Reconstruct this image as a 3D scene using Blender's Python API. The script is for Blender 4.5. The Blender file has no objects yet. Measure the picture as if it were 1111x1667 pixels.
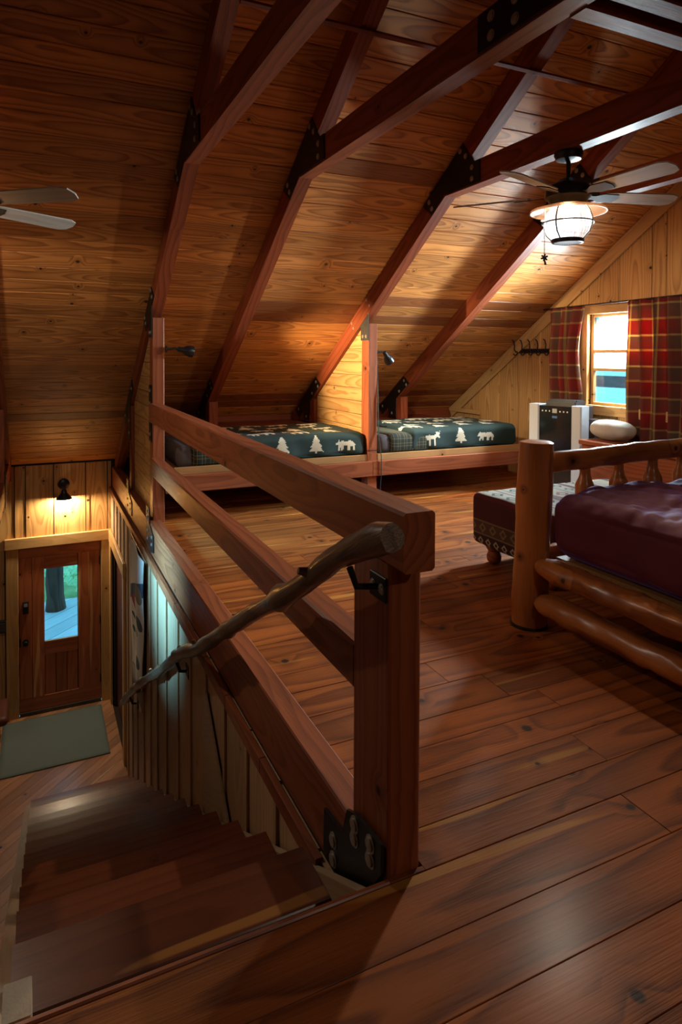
import bpy, bmesh, math, random
from mathutils import Vector, Matrix, noise
random.seed(7)
S = bpy.context.scene
COL = S.collection

# ------------------------------------------------------------------ camera
def setup_camera():
    yaw, pit, rol = 0.4388587, 0.02323207, 0.003459366
    fwd = Vector((math.sin(yaw)*math.cos(pit), math.cos(yaw)*math.cos(pit), -math.sin(pit)))
    r = Vector((math.cos(yaw), -math.sin(yaw), 0)); u = r.cross(fwd)
    r2 = r*math.cos(rol) + u*math.sin(rol); u2 = -r*math.sin(rol) + u*math.cos(rol)
    cd = bpy.data.cameras.new('camera'); co = bpy.data.objects.new('camera', cd); COL.objects.link(co)
    m = Matrix((r2, u2, -fwd)).transposed().to_4x4(); m.translation = (0, 0, 1.45)
    co.matrix_world = m
    cd.sensor_fit = 'VERTICAL'; cd.sensor_height = 36.0
    cd.lens = 1058.54/1667*36; cd.shift_y = -(833.5-603.209)/1667; cd.shift_x = 0
    cd.clip_start = 0.02; cd.clip_end = 200
    S.camera = co
setup_camera()

# ------------------------------------------------------------------ world, large lights, exposure
W = bpy.data.worlds.new('overcast_sky'); S.world = W; W.use_nodes = True
bg = W.node_tree.nodes['Background']; bg.inputs[0].default_value = (0.20, 0.58, 0.78, 1); bg.inputs[1].default_value = 2.0
S.view_settings.view_transform = 'Standard'; S.view_settings.look = 'None'
S.view_settings.gamma = 1.0; S.view_settings.use_curve_mapping = False
S.view_settings.exposure = 0.75

def area_light(name, loc, direction, sx, sy, power, color, spread=180):
    l = bpy.data.lights.new(name, 'AREA'); l.shape = 'RECTANGLE'; l.size = sx; l.size_y = sy
    l.energy = power; l.color = color; l.spread = math.radians(spread)
    o = bpy.data.objects.new(name, l); COL.objects.link(o); o.location = loc
    o.rotation_euler = Vector(direction).to_track_quat('-Z', 'Y').to_euler(); return o
area_light('left_window_daylight', (-2.5, 4.75, 0.75), (1, 0.06, -0.26), 0.40, 0.45, 15, (0.18, 0.60, 1.0), 26)
area_light('gable_window_daylight', (5.60, 4.93, 1.69), (-1, -0.30, -0.35), 0.42, 0.30, 230, (1.0, 0.97, 0.92), 150)
def point_light(name, loc, power, color, radius):
    l = bpy.data.lights.new(name, 'POINT'); l.energy = power; l.color = color; l.shadow_soft_size = radius
    o = bpy.data.objects.new(name, l); COL.objects.link(o); o.location = loc; return o
def spot_light(name, loc, target, power, color, angle, blend, radius):
    l = bpy.data.lights.new(name, 'SPOT'); l.energy = power; l.color = color; l.shadow_soft_size = radius
    l.spot_size = math.radians(angle); l.spot_blend = blend
    o = bpy.data.objects.new(name, l); COL.objects.link(o); o.location = loc
    o.rotation_euler = (Vector(target)-Vector(loc)).to_track_quat('-Z', 'Y').to_euler(); return o

# ------------------------------------------------------------------ materials
class NT:
    def __init__(s, name):
        s.m = bpy.data.materials.new(name); s.m.use_nodes = True; s.t = s.m.node_tree; s.n = s.t.nodes; s.l = s.t.links
        s.b = s.n['Principled BSDF']
    def new(s, typ, **kw):
        x = s.n.new(typ)
        for k, v in kw.items(): setattr(x, k, v)
        return x
    def put(s, sock, v):
        if isinstance(v, bpy.types.NodeSocket): s.l.new(v, sock)
        elif isinstance(v, (tuple, list)) and len(v) == 3 and sock.type == 'RGBA': sock.default_value = (*v, 1)
        else: sock.default_value = v
    def math(s, op, a, b=0.0, c=0.0, clamp=False):
        x = s.new('ShaderNodeMath', operation=op); x.use_clamp = clamp
        s.put(x.inputs[0], a); s.put(x.inputs[1], b); s.put(x.inputs[2], c); return x.outputs[0]
    def mix(s, f, a, b, mode='MIX'):
        x = s.new('ShaderNodeMix', data_type='RGBA', blend_type=mode)
        s.put(x.inputs[0], f); s.put(x.inputs[6], a); s.put(x.inputs[7], b); return x.outputs[2]
    def noise(s, vec, scale, detail=2.0, rough=0.5):
        x = s.new('ShaderNodeTexNoise'); s.put(x.inputs['Vector'], vec); x.inputs['Scale'].default_value = scale
        x.inputs['Detail'].default_value = detail; x.inputs['Roughness'].default_value = rough; return x.outputs['Fac']
    def vmul(s, v, k):
        x = s.new('ShaderNodeVectorMath', operation='MULTIPLY'); s.l.new(v, x.inputs[0]); x.inputs[1].default_value = k; return x.outputs[0]
    def ramp(s, f, stops):
        x = s.new('ShaderNodeValToRGB'); s.l.new(f, x.inputs[0]); e = x.color_ramp.elements
        while len(e) < len(stops): e.new(0.5)
        for i, (p, c) in enumerate(stops): e[i].position = p; e[i].color = (*c, 1)
        return x.outputs[0]
    def rng(s, v, a, b, c=0.0, d=1.0):
        x = s.new('ShaderNodeMapRange'); x.clamp = True; s.put(x.inputs[0], v)
        for i, k in enumerate((a, b, c, d)): x.inputs[i+1].default_value = k
        return x.outputs[0]

def wood(name, light, dark, freq=38, contrast=0.6, knots=0.35, knotcol=(0.03, 0.012, 0.006), rough=0.5, coat=0.0,
         var=0.35, sap=None, sapthr=0.66, blotch=0.35, pith=0.05, bump=0.12, red=None, redp=0.0, kscale=3.4, spec=0.32, ksize=1.0):
    g = NT(name)
    tc = g.new('ShaderNodeTexCoord'); oi = g.new('ShaderNodeObjectInfo')
    off = g.new('ShaderNodeCombineXYZ')
    rnd = oi.outputs['Random']
    g.l.new(g.math('MULTIPLY', rnd, 63.7), off.inputs[0]); g.l.new(g.math('MULTIPLY', rnd, 0.31), off.inputs[1])
    g.l.new(g.math('MULTIPLY', rnd, 27.3), off.inputs[2])
    add = g.new('ShaderNodeVectorMath', operation='ADD'); g.l.new(tc.outputs['Object'], add.inputs[0]); g.l.new(off.outputs[0], add.inputs[1])
    p = add.outputs[0]
    sx = g.new('ShaderNodeSeparateXYZ'); g.l.new(p, sx.inputs[0])
    so = g.new('ShaderNodeSeparateXYZ'); g.l.new(tc.outputs['Object'], so.inputs[0])
    # knots
    vo = g.new('ShaderNodeTexVoronoi', voronoi_dimensions='2D'); g.l.new(p, vo.inputs['Vector']); vo.inputs['Scale'].default_value = kscale
    d = g.math('DIVIDE', vo.outputs['Distance'], kscale)
    sc = g.new('ShaderNodeSeparateColor'); g.l.new(vo.outputs['Color'], sc.inputs[0])
    keep = g.math('LESS_THAN', sc.outputs[0], knots)
    krad = g.math('MULTIPLY_ADD', sc.outputs[1], 0.010*ksize, 0.005*ksize)
    kd = g.math('DIVIDE', d, krad)
    kmask = g.math('MULTIPLY', g.rng(kd, 1.35, 0.75), keep)
    kaura = g.math('MULTIPLY', g.rng(kd, 5.0, 0.8), keep)
    # plain sawn rings: distance from a pith that wanders along the board
    wob = g.noise(g.vmul(p, (0.34, 0.0, 1.0)), 1.6, 1.5)
    wob2 = g.noise(g.vmul(p, (2.0, 9.0, 9.0)), 1.0, 2.0)
    yy = g.math('SUBTRACT', so.outputs[1], g.math('MULTIPLY', g.math('SUBTRACT', rnd, 0.5), 0.09))
    zz = g.math('MULTIPLY_ADD', g.math('SUBTRACT', wob, 0.35), 0.30, pith)
    rr = g.math('SQRT', g.math('ADD', g.math('MULTIPLY', yy, yy), g.math('MULTIPLY', zz, zz)))
    rr = g.math('ADD', rr, g.math('MULTIPLY', wob2, 0.030))
    rr = g.math('ADD', rr, g.math('MULTIPLY', kaura, 0.030))
    rr = g.math('ADD', rr, g.math('MULTIPLY', so.outputs[2], 0.5))
    fr = g.math('FRACT', g.math('MULTIPLY', rr, freq))
    ring = g.math('MULTIPLY', g.math('POWER', fr, 1.8), g.rng(fr, 1.0, 0.86))
    fine = g.noise(g.vmul(p, (6, 170, 170)), 1.0, 2.0)
    big = g.noise(g.vmul(p, (1.1, 5, 5)), 1.3, 2.0)
    f = g.math('MULTIPLY', ring, contrast, clamp=True)
    f = g.math('ADD', f, g.math('MULTIPLY', g.math('SUBTRACT', fine, 0.45), 0.45), clamp=True)
    f = g.math('ADD', f, g.math('MULTIPLY', g.math('SUBTRACT', big, 0.5), blotch), clamp=True)
    col = g.mix(f, light, dark)
    if sap:
        st = g.noise(g.vmul(p, (0.75, 11, 11)), 1.0, 1.5)
        col = g.mix(g.math('MULTIPLY', g.rng(st, sapthr, sapthr+0.035), 0.85), col, sap)
    wn = g.new('ShaderNodeTexWhiteNoise', noise_dimensions='1D'); g.l.new(g.math('MULTIPLY', rnd, 991.0), wn.inputs['W'])
    if red:
        col = g.mix(g.math('MULTIPLY', g.math('GREATER_THAN', wn.outputs['Value'], 1-redp), 0.75), col, red)
    v = g.math('MULTIPLY_ADD', g.math('SUBTRACT', rnd, 0.5), var*2, 1.0)
    hs = g.new('ShaderNodeHueSaturation'); g.l.new(col, hs.inputs['Color']); g.l.new(v, hs.inputs['Value'])
    col = g.mix(g.math('MULTIPLY', kaura, 0.35), hs.outputs[0], g.mix(0.5, dark, knotcol))
    col = g.mix(kmask, col, knotcol)
    g.l.new(col, g.b.inputs['Base Color'])
    g.l.new(g.math('MULTIPLY_ADD', fine, 0.22, rough-0.1), g.b.inputs['Roughness'])
    g.b.inputs['Specular IOR Level'].default_value = spec
    g.b.inputs['Coat Weight'].default_value = coat; g.b.inputs['Coat Roughness'].default_value = 0.24
    bp = g.new('ShaderNodeBump'); bp.inputs['Strength'].default_value = bump; bp.inputs['Distance'].default_value = 0.004
    g.l.new(g.math('ADD', fine, g.math('MULTIPLY', wob2, 1.5)), bp.inputs['Height']); g.l.new(bp.outputs[0], g.b.inputs['Normal'])
    return g.m

def plain(name, col, rough=0.5, metal=0.0, nz=0.15, scale=40, coat=0.0, emit=None, estr=0.0, bump=0.0):
    g = NT(name); tc = g.new('ShaderNodeTexCoord')
    n = g.noise(tc.outputs['Object'], scale, 3)
    c = g.mix(n, tuple(x*(1-nz) for x in col), tuple(min(1, x*(1+nz)) for x in col))
    g.l.new(c, g.b.inputs['Base Color']); g.b.inputs['Roughness'].default_value = rough; g.b.inputs['Metallic'].default_value = metal
    g.b.inputs['Coat Weight'].default_value = coat
    if emit: g.b.inputs['Emission Color'].default_value = (*emit, 1); g.b.inputs['Emission Strength'].default_value = estr
    if bump:
        bp = g.new('ShaderNodeBump'); bp.inputs['Strength'].default_value = bump; bp.inputs['Distance'].default_value = 0.004
        g.l.new(n, bp.inputs['Height']); g.l.new(bp.outputs[0], g.b.inputs['Normal'])
    return g.m

def glass_mat(name, tint=(0.9, 0.96, 1.0), refl=0.5, rough=0.02, haze=0.0):
    g = NT(name); g.n.remove(g.b)
    tr = g.new('ShaderNodeBsdfTransparent'); tr.inputs[0].default_value = (*tint, 1)
    gl = g.new('ShaderNodeBsdfGlossy'); gl.inputs['Roughness'].default_value = rough
    lw = g.new('ShaderNodeLayerWeight'); lw.inputs[0].default_value = 0.35
    mx = g.new('ShaderNodeMixShader'); g.l.new(g.math('MULTIPLY', lw.outputs['Fresnel'], refl), mx.inputs[0])
    first = tr.outputs[0]
    if haze:
        tl = g.new('ShaderNodeBsdfTranslucent'); tl.inputs[0].default_value = (0.9, 0.95, 1, 1)
        mh = g.new('ShaderNodeMixShader'); mh.inputs[0].default_value = haze
        g.l.new(tr.outputs[0], mh.inputs[1]); g.l.new(tl.outputs[0], mh.inputs[2]); first = mh.outputs[0]
    g.l.new(first, mx.inputs[1]); g.l.new(gl.outputs[0], mx.inputs[2])
    g.l.new(mx.outputs[0], g.n['Material Output'].inputs[0]); return g.m

def plaid(name, cols, period, translucent=0.0):
    """cols: list of (end position 0..1, colour); woven bands over a UV map in metres"""
    g = NT(name); tc = g.new('ShaderNodeTexCoord'); s = g.new('ShaderNodeSeparateXYZ'); g.l.new(tc.outputs['UV'], s.inputs[0])
    def bands(v):
        x = g.new('ShaderNodeValToRGB'); x.color_ramp.interpolation = 'CONSTANT'
        g.l.new(g.math('FRACT', g.math('DIVIDE', v, period)), x.inputs[0]); e = x.color_ramp.elements
        while len(e) < len(cols): e.new(0.5)
        for i, (p, c) in enumerate(cols): e[i].position = p; e[i].color = (*c, 1)
        return x.outputs[0]
    a, b = bands(s.outputs[0]), bands(g.math('ADD', s.outputs[1], period*0.3))
    col = g.mix(0.5, a, b)
    g.l.new(col, g.b.inputs['Base Color']); g.b.inputs['Roughness'].default_value = 0.9
    if translucent:
        tl = g.new('ShaderNodeBsdfTranslucent'); g.l.new(col, tl.inputs[0])
        mx = g.new('ShaderNodeMixShader'); mx.inputs[0].default_value = translucent
        g.l.new(g.b.outputs[0], mx.inputs[1]); g.l.new(tl.outputs[0], mx.inputs[2]); g.l.new(mx.outputs[0], g.n['Material Output'].inputs[0])
    return g.m

M = {}
M['ceiling'] = wood('pine_ceiling', (0.62, 0.258, 0.068), (0.21, 0.060, 0.015), 58, 0.95, 0.30, rough=0.42, coat=0.15, var=0.22, red=(0.17, 0.045, 0.016), redp=0.09)
M['pine'] = wood('pine_wall', (0.60, 0.34, 0.12), (0.33, 0.135, 0.04), 40, 0.9, 0.45, rough=0.5, var=0.16)
M['stairwall'] = wood('weathered_pine_wall', (0.52, 0.33, 0.185), (0.28, 0.155, 0.075), 40, 0.5, 0.25, rough=0.6, var=0.16)
M['trim'] = wood('pine_trim', (0.58, 0.34, 0.13), (0.38, 0.18, 0.06), 36, 0.5, 0.25, rough=0.45, var=0.08)
M['beam'] = wood('stained_timber', (0.270, 0.060, 0.020), (0.105, 0.021, 0.007), 40, 0.8, 0.22, rough=0.5, coat=0.06, var=0.12, spec=0.25)
M['rail'] = wood('stained_rail', (0.33, 0.090, 0.032), (0.14, 0.033, 0.012), 40, 0.8, 0.3, rough=0.44, coat=0.12, var=0.10)
M['floor'] = wood('cedar_floor', (0.34, 0.094, 0.017), (0.100, 0.022, 0.005), 26, 0.95, 0.55, rough=0.50, coat=0.09, var=0.26, sap=(0.50, 0.22, 0.04), sapthr=0.67, blotch=0.5, bump=0.5, kscale=3.0, spec=0.16, ksize=1.5)
M['lowfloor'] = wood('cedar_strip_floor', (0.46, 0.22, 0.11), (0.24, 0.085, 0.038), 30, 0.5, 0.2, rough=0.38, coat=0.3, var=0.32, sap=(0.62, 0.42, 0.2), sapthr=0.66)
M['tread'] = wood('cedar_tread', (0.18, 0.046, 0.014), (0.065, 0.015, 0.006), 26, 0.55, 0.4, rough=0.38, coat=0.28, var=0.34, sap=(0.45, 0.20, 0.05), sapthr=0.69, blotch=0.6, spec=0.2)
M['door'] = wood('cedar_door', (0.42, 0.125, 0.045), (0.18, 0.045, 0.017), 30, 0.6, 0.3, rough=0.42, coat=0.2, var=0.12, sap=(0.58, 0.30, 0.11), sapthr=0.635)
M['darkdoor'] = wood('dark_door', (0.12, 0.035, 0.018), (0.06, 0.016, 0.008), 30, 0.5, 0.1, rough=0.5, var=0.1)
M['log'] = wood('varnished_log', (0.52, 0.175, 0.038), (0.17, 0.042, 0.010), 22, 1.0, 0.7, rough=0.36, coat=0.35, var=0.14, blotch=1.1, pith=0.1, kscale=4.5, ksize=1.3)
M['branch'] = wood('branch_wood', (0.20, 0.115, 0.066), (0.055, 0.027, 0.015), 30, 0.9, 0.5, rough=0.42, coat=0.35, var=0.05, blotch=1.0, bump=0.6)
M['skirt'] = wood('pale_stringer', (0.46, 0.33, 0.21), (0.30, 0.19, 0.11), 36, 0.4, 0.1, rough=0.55, var=0.05)
M['oak'] = wood('oak_board', (0.44, 0.23, 0.085), (0.27, 0.12, 0.04), 36, 0.4, 0.2, rough=0.5, var=0.08)
M['dark_gap'] = plain('backing_board', (0.035, 0.016, 0.008), 0.9)
M['plaster'] = plain('unfinished_board', (0.20, 0.11, 0.05), 0.8)
M['steel'] = plain('black_steel', (0.012, 0.012, 0.011), 0.42, 0.35, 0.3, 25)
M['graysteel'] = plain('grey_steel', (0.085, 0.075, 0.062), 0.5, 0.55, 0.35, 18)  # paler grey than the black steel
M['bolt'] = plain('bolt_steel', (0.38, 0.34, 0.29), 0.4, 0.5, 0.3, 60)
M['black'] = plain('black_paint', (0.010, 0.010, 0.012), 0.35)
M['bronze'] = plain('dark_bronze', (0.022, 0.020, 0.019), 0.38, 0.5, 0.3, 30)
M['cord'] = plain('black_cord', (0.008, 0.008, 0.008), 0.6)
M['blade'] = wood('greyed_blade', (0.50, 0.45, 0.38), (0.28, 0.24, 0.19), 40, 0.5, 0.0, rough=0.5, var=0.1)
M['mattress'] = plain('grey_ticking', (0.075, 0.062, 0.066), 0.9, 0, 0.1, 200)
M['green'] = plain('green_bear_fabric', (0.007, 0.024, 0.020), 0.85, 0, 0.25, 120, bump=0.2)
M['cream'] = plain('cream_print', (0.62, 0.56, 0.42), 0.85, 0, 0.2, 160)
M['gplaid'] = plaid('green_plaid', [(0.0, (0.012, 0.020, 0.012)), (0.30, (0.22, 0.20, 0.08)), (0.36, (0.02, 0.02, 0.012)), (0.62, (0.05, 0.03, 0.02)), (0.70, (0.20, 0.18, 0.09)), (0.76, (0.012, 0.018, 0.012))], 0.075)
M['curtain'] = plaid('red_plaid_curtain', [(0.0, (0.26, 0.014, 0.012)), (0.30, (0.42, 0.27, 0.08)), (0.37, (0.16, 0.055, 0.035)), (0.60, (0.13, 0.07, 0.04)), (0.78, (0.50, 0.36, 0.13)), (0.84, (0.22, 0.02, 0.016))], 0.30, 0.45)
M['white'] = plain('white_plastic', (0.40, 0.42, 0.46), 0.4, 0, 0.04)
M['glossblack'] = plain('gloss_black_panel', (0.006, 0.007, 0.008), 0.12)
M['grey'] = plain('grey_plastic', (0.05, 0.035, 0.033), 0.5)
M['dot'] = plain('white_button', (0.75, 0.75, 0.75), 0.4)
M['lcd'] = plain('grey_display', (0.30, 0.33, 0.33), 0.3)
M['blue_mark'] = plain('blue_badge', (0.03, 0.12, 0.30), 0.3)
M['pillow'] = plain('white_pillow', (0.48, 0.44, 0.38), 0.9, 0, 0.06, 30)
M['mat'] = plain('green_grey_mat', (0.155, 0.19, 0.165), 0.95, 0, 0.25, 180, bump=0.3)
M['glass'] = glass_mat('window_glass', (0.86, 0.95, 1.0), 0.5)
M['hazeglass'] = glass_mat('glare_haze_glass', (0.70, 0.80, 0.86), 0.5, 0.05, 0.06)  # pane glare put into the glass as a milky haze
M['deck'] = wood('weathered_deck', (0.34, 0.38, 0.40), (0.18, 0.20, 0.22), 36, 0.4, 0.1, rough=0.6, var=0.12)
M['bark'] = wood('tree_bark', (0.10, 0.045, 0.028), (0.025, 0.012, 0.010), 20, 0.9, 0.3, rough=0.9, var=0.1, blotch=0.9, bump=0.6)
def leaf_mat():
    g = NT('leaf_green'); tc = g.new('ShaderNodeTexCoord'); n = g.noise(tc.outputs['Object'], 3, 2)
    c = g.mix(n, (0.42, 0.74, 0.45), (0.86, 0.94, 0.70)); g.l.new(c, g.b.inputs['Base Color'])
    tl = g.new('ShaderNodeBsdfTranslucent'); g.l.new(c, tl.inputs[0]); mx = g.new('ShaderNodeMixShader'); mx.inputs[0].default_value = 0.45
    g.l.new(g.b.outputs[0], mx.inputs[1]); g.l.new(tl.outputs[0], mx.inputs[2]); g.l.new(mx.outputs[0], g.n['Material Output'].inputs[0]); return g.m
M['leaf'] = leaf_mat()
M['ground'] = plain('forest_ground', (0.22, 0.30, 0.12), 0.9, 0, 0.5, 3)

def comforter_mat():
    g = NT('burgundy_comforter'); tc = g.new('ShaderNodeTexCoord')
    n = g.noise(tc.outputs['Object'], 6, 3)
    g.l.new(g.mix(n, (0.085, 0.005, 0.013), (0.13, 0.008, 0.022)), g.b.inputs['Base Color']); g.b.inputs['Roughness'].default_value = 0.75
    g.b.inputs['Sheen Weight'].default_value = 0.55; g.b.inputs['Sheen Tint'].default_value = (0.35, 0.28, 0.95, 1); g.b.inputs['Sheen Roughness'].default_value = 0.35  # blue sheen tint imitates the purple window light on the top
    return g.m
M['burgundy'] = comforter_mat()

def bench_mat():
    """woven bands that run over the top and down the end; s = x + (z - top)"""
    g = NT('southwest_blanket'); tc = g.new('ShaderNodeTexCoord'); s = g.new('ShaderNodeSeparateXYZ'); g.l.new(tc.outputs['Object'], s.inputs[0])
    t = g.math('ADD', s.outputs[0], s.outputs[2])           # local origin at the top edge of the end face
    cream = (0.50, 0.44, 0.33); red = (0.13, 0.010, 0.014); dk = (0.045, 0.012, 0.012); tan = (0.26, 0.17, 0.08); grn = (0.05, 0.09, 0.06)
    stops = [(-0.40, dk), (-0.365, tan), (-0.355, dk), (-0.275, tan), (-0.265, (0.10, 0.05, 0.025)), (-0.185, tan), (-0.175, (0.085, 0.010, 0.012)),
             (-0.02, red), (0.03, cream), (0.17, red), (0.185, cream), (0.23, dk), (0.24, cream), (0.36, red), (0.46, cream), (0.62, grn), (0.635, cream), (0.75, red), (0.80, cream), (0.95, red), (1.0, cream), (1.2, dk)]
    def ramp(v, st, lo=-0.4, hi=1.25):
        col = None
        for p, c in st:
            if col is None: col = g.mix(0.0, c, c)
            else: col = g.mix(g.math('GREATER_THAN', v, p), col, c)
        return col
    col = ramp(t, stops)
    y = s.outputs[1]
    def diamonds(center, half, per, ccol, col):
        a = g.math('ABSOLUTE', g.math('SUBTRACT', g.math('FRACT', g.math('DIVIDE', y, per)), 0.5))
        b = g.math('DIVIDE', g.math('ABSOLUTE', g.math('SUBTRACT', t, center)), half)
        dd = g.math('ADD', g.math('MULTIPLY', a, 2.6), b)
        ringm = g.math('MULTIPLY', g.math('LESS_THAN', dd, 0.95), g.math('GREATER_THAN', dd, 0.45))
        return g.mix(ringm, col, ccol)
    col = diamonds(0.10, 0.055, 0.16, grn, col); col = diamonds(0.295, 0.045, 0.12, (0.05, 0.05, 0.07), col)
    col = diamonds(0.54, 0.06, 0.16, (0.30, 0.03, 0.03), col); col = diamonds(0.70, 0.045, 0.12, grn, col); col = diamonds(0.875, 0.05, 0.14, dk, col)
    col = diamonds(-0.225, 0.038, 0.11, tan, col); col = diamonds(-0.315, 0.028, 0.085, cream, col)
    n = g.noise(tc.outputs['Object'], 160, 2)
    col = g.mix(g.math('MULTIPLY', n, 0.5), col, (0.03, 0.02, 0.02))
    g.l.new(col, g.b.inputs['Base Color']); g.b.inputs['Roughness'].default_value = 0.92
    return g.m
M['bench'] = bench_mat()

def tapestry_mat():
    g = NT('woven_tapestry'); tc = g.new('ShaderNodeTexCoord'); uv = g.new('ShaderNodeSeparateXYZ'); g.l.new(tc.outputs['UV'], uv.inputs[0])
    u, v = uv.outputs[0], uv.outputs[1]
    col = g.mix(0.0, (0.84, 0.81, 0.72), (0.5, 0.5, 0.45))
    def ell(cu, cv, ru, rv, c, col, slant=0.0):
        uu = g.math('SUBTRACT', g.math('SUBTRACT', u, cu), g.math('MULTIPLY', g.math('SUBTRACT', v, cv), slant))
        a = g.math('DIVIDE', uu, ru); b = g.math('DIVIDE', g.math('SUBTRACT', v, cv), rv)
        return g.mix(g.math('LESS_THAN', g.math('ADD', g.math('MULTIPLY', a, a), g.math('MULTIPLY', b, b)), 1.0), col, c)
    # a blue diagonal stripe, red and dark blots on a cream field
    col = g.mix(g.math('MULTIPLY', g.math('LESS_THAN', g.math('ABSOLUTE', g.math('SUBTRACT', v, g.math('MULTIPLY_ADD', u, 0.20, 0.58))), 0.055), 1.0), col, (0.06, 0.09, 0.14))
    col = ell(0.75, 0.70, 0.22, 0.07, (0.30, 0.24, 0.16), col)
    col = ell(0.30, 0.545, 0.24, 0.045, (0.42, 0.02, 0.02), col)
    col = ell(0.75, 0.47, 0.2, 0.05, (0.07, 0.10, 0.13), col)
    col = ell(0.55, 0.36, 0.12, 0.03, (0.05, 0.06, 0.07), col); col = ell(0.2, 0.42, 0.14, 0.02, (0.05, 0.07, 0.06), col)
    col = ell(0.45, 0.24, 0.16, 0.04, (0.35, 0.02, 0.03), col); col = ell(0.72, 0.16, 0.16, 0.045, (0.06, 0.11, 0.16), col)
    col = ell(0.15, 0.30, 0.10, 0.025, (0.05, 0.16, 0.10), col)
    n = g.noise(tc.outputs['UV'], 70, 2)
    col = g.mix(g.math('MULTIPLY', n, 0.14), col, (0.1, 0.08, 0.06))
    g.l.new(col, g.b.inputs['Base Color']); g.b.inputs['Roughness'].default_value = 0.95; return g.m
M['tapestry'] = tapestry_mat()
M['fringe'] = plain('cream_fringe', (0.50, 0.47, 0.40), 0.95)

def globe_mat():
    g = NT('lit_ribbed_glass'); g.n.remove(g.b)
    tr = g.new('ShaderNodeBsdfTransparent'); tr.inputs[0].default_value = (0.95, 0.96, 1, 1)
    tl = g.new('ShaderNodeBsdfTranslucent'); tl.inputs[0].default_value = (0.9, 0.95, 1, 1)
    em = g.new('ShaderNodeEmission'); em.inputs[0].default_value = (0.92, 0.96, 1, 1)
    tc = g.new('ShaderNodeTexCoord'); s = g.new('ShaderNodeSeparateXYZ'); g.l.new(tc.outputs['Object'], s.inputs[0])
    ang = g.math('ARCTAN2', s.outputs[1], s.outputs[0])
    rib = g.math('MULTIPLY_ADD', g.math('SINE', g.math('MULTIPLY', ang, 36.0)), 0.5, 0.5)
    # the bulb sits a little above the middle of the globe, the glass glows most around it
    hz = g.math('ABSOLUTE', g.math('ADD', s.outputs[2], 0.09))
    glow = g.rng(hz, 0.11, 0.0, 0.28, 1.0)
    g.l.new(g.math('MULTIPLY', g.math('MULTIPLY_ADD', rib, 0.26, 0.16), glow), em.inputs[1])
    m1 = g.new('ShaderNodeMixShader'); m1.inputs[0].default_value = 0.0018; g.l.new(tr.outputs[0], m1.inputs[1]); g.l.new(tl.outputs[0], m1.inputs[2])
    ad = g.new('ShaderNodeAddShader'); g.l.new(m1.outputs[0], ad.inputs[0]); g.l.new(em.outputs[0], ad.inputs[1])
    g.l.new(ad.outputs[0], g.n['Material Output'].inputs[0]); return g.m
M['globe'] = globe_mat()
def bulb_mat(name, col, stren):
    g = NT(name); g.n.remove(g.b); tr = g.new('ShaderNodeBsdfTransparent'); em = g.new('ShaderNodeEmission')
    em.inputs[0].default_value = (*col, 1); em.inputs[1].default_value = stren
    ad = g.new('ShaderNodeAddShader'); g.l.new(tr.outputs[0], ad.inputs[0]); g.l.new(em.outputs[0], ad.inputs[1])
    g.l.new(ad.outputs[0], g.n['Material Output'].inputs[0]); return g.m
M['bulb'] = bulb_mat('clear_lit_bulb', (1.0, 0.95, 0.88), 1.2)
M['warmbulb'] = bulb_mat('warm_lit_bulb', (1.0, 0.75, 0.4), 4)
def shade_mat():
    g = NT('amber_seeded_shade')
    g.b.inputs['Base Color'].default_value = (0.05, 0.028, 0.016, 1); g.b.inputs['Roughness'].default_value = 0.4
    tl = g.new('ShaderNodeBsdfTranslucent'); tl.inputs[0].default_value = (0.10, 0.058, 0.034, 1)
    tr = g.new('ShaderNodeBsdfTransparent'); tr.inputs[0].default_value = (0.9, 0.72, 0.55, 1)
    m1 = g.new('ShaderNodeMixShader'); m1.inputs[0].default_value = 0.5; g.l.new(tl.outputs[0], m1.inputs[1]); g.l.new(tr.outputs[0], m1.inputs[2])
    m2 = g.new('ShaderNodeMixShader'); m2.inputs[0].default_value = 0.55; g.l.new(g.b.outputs[0], m2.inputs[1]); g.l.new(m1.outputs[0], m2.inputs[2])
    g.l.new(m2.outputs[0], g.n['Material Output'].inputs[0]); return g.m
M['reflector'] = shade_mat()

# ------------------------------------------------------------------ builders
def tag(o, label=None, cat=None, group=None, kind=None):
    if label: o['label'] = label
    if cat: o['category'] = cat
    if group: o['group'] = group
    if kind: o['kind'] = kind
    return o
def empty(name, loc=(0, 0, 0)):
    o = bpy.data.objects.new(name, None); COL.objects.link(o); o.location = loc; o.empty_display_size = 0.1; return o
WORLD = {}
def link(name, me, mat, parent=None, mw=None):
    o = bpy.data.objects.new(name, me); COL.objects.link(o)
    if mat is not None and not me.materials:
        for m in (mat if isinstance(mat, (list, tuple)) else [mat]): me.materials.append(m)
    mw = mw if mw is not None else Matrix.Identity(4)
    if parent is not None:
        o.parent = parent
        o.matrix_local = WORLD.get(parent.name, Matrix.Translation(parent.location)).inverted() @ mw
    else: o.matrix_local = mw
    WORLD[o.name] = mw
    return o
def frame(o, ex, ey):
    ex = Vector(ex).normalized(); ey = Vector(ey); ez = ex.cross(ey).normalized(); ey = ez.cross(ex)
    m = Matrix((ex, ey, ez)).transposed().to_4x4(); m.translation = Vector(o); return m
MESH = {}
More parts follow.
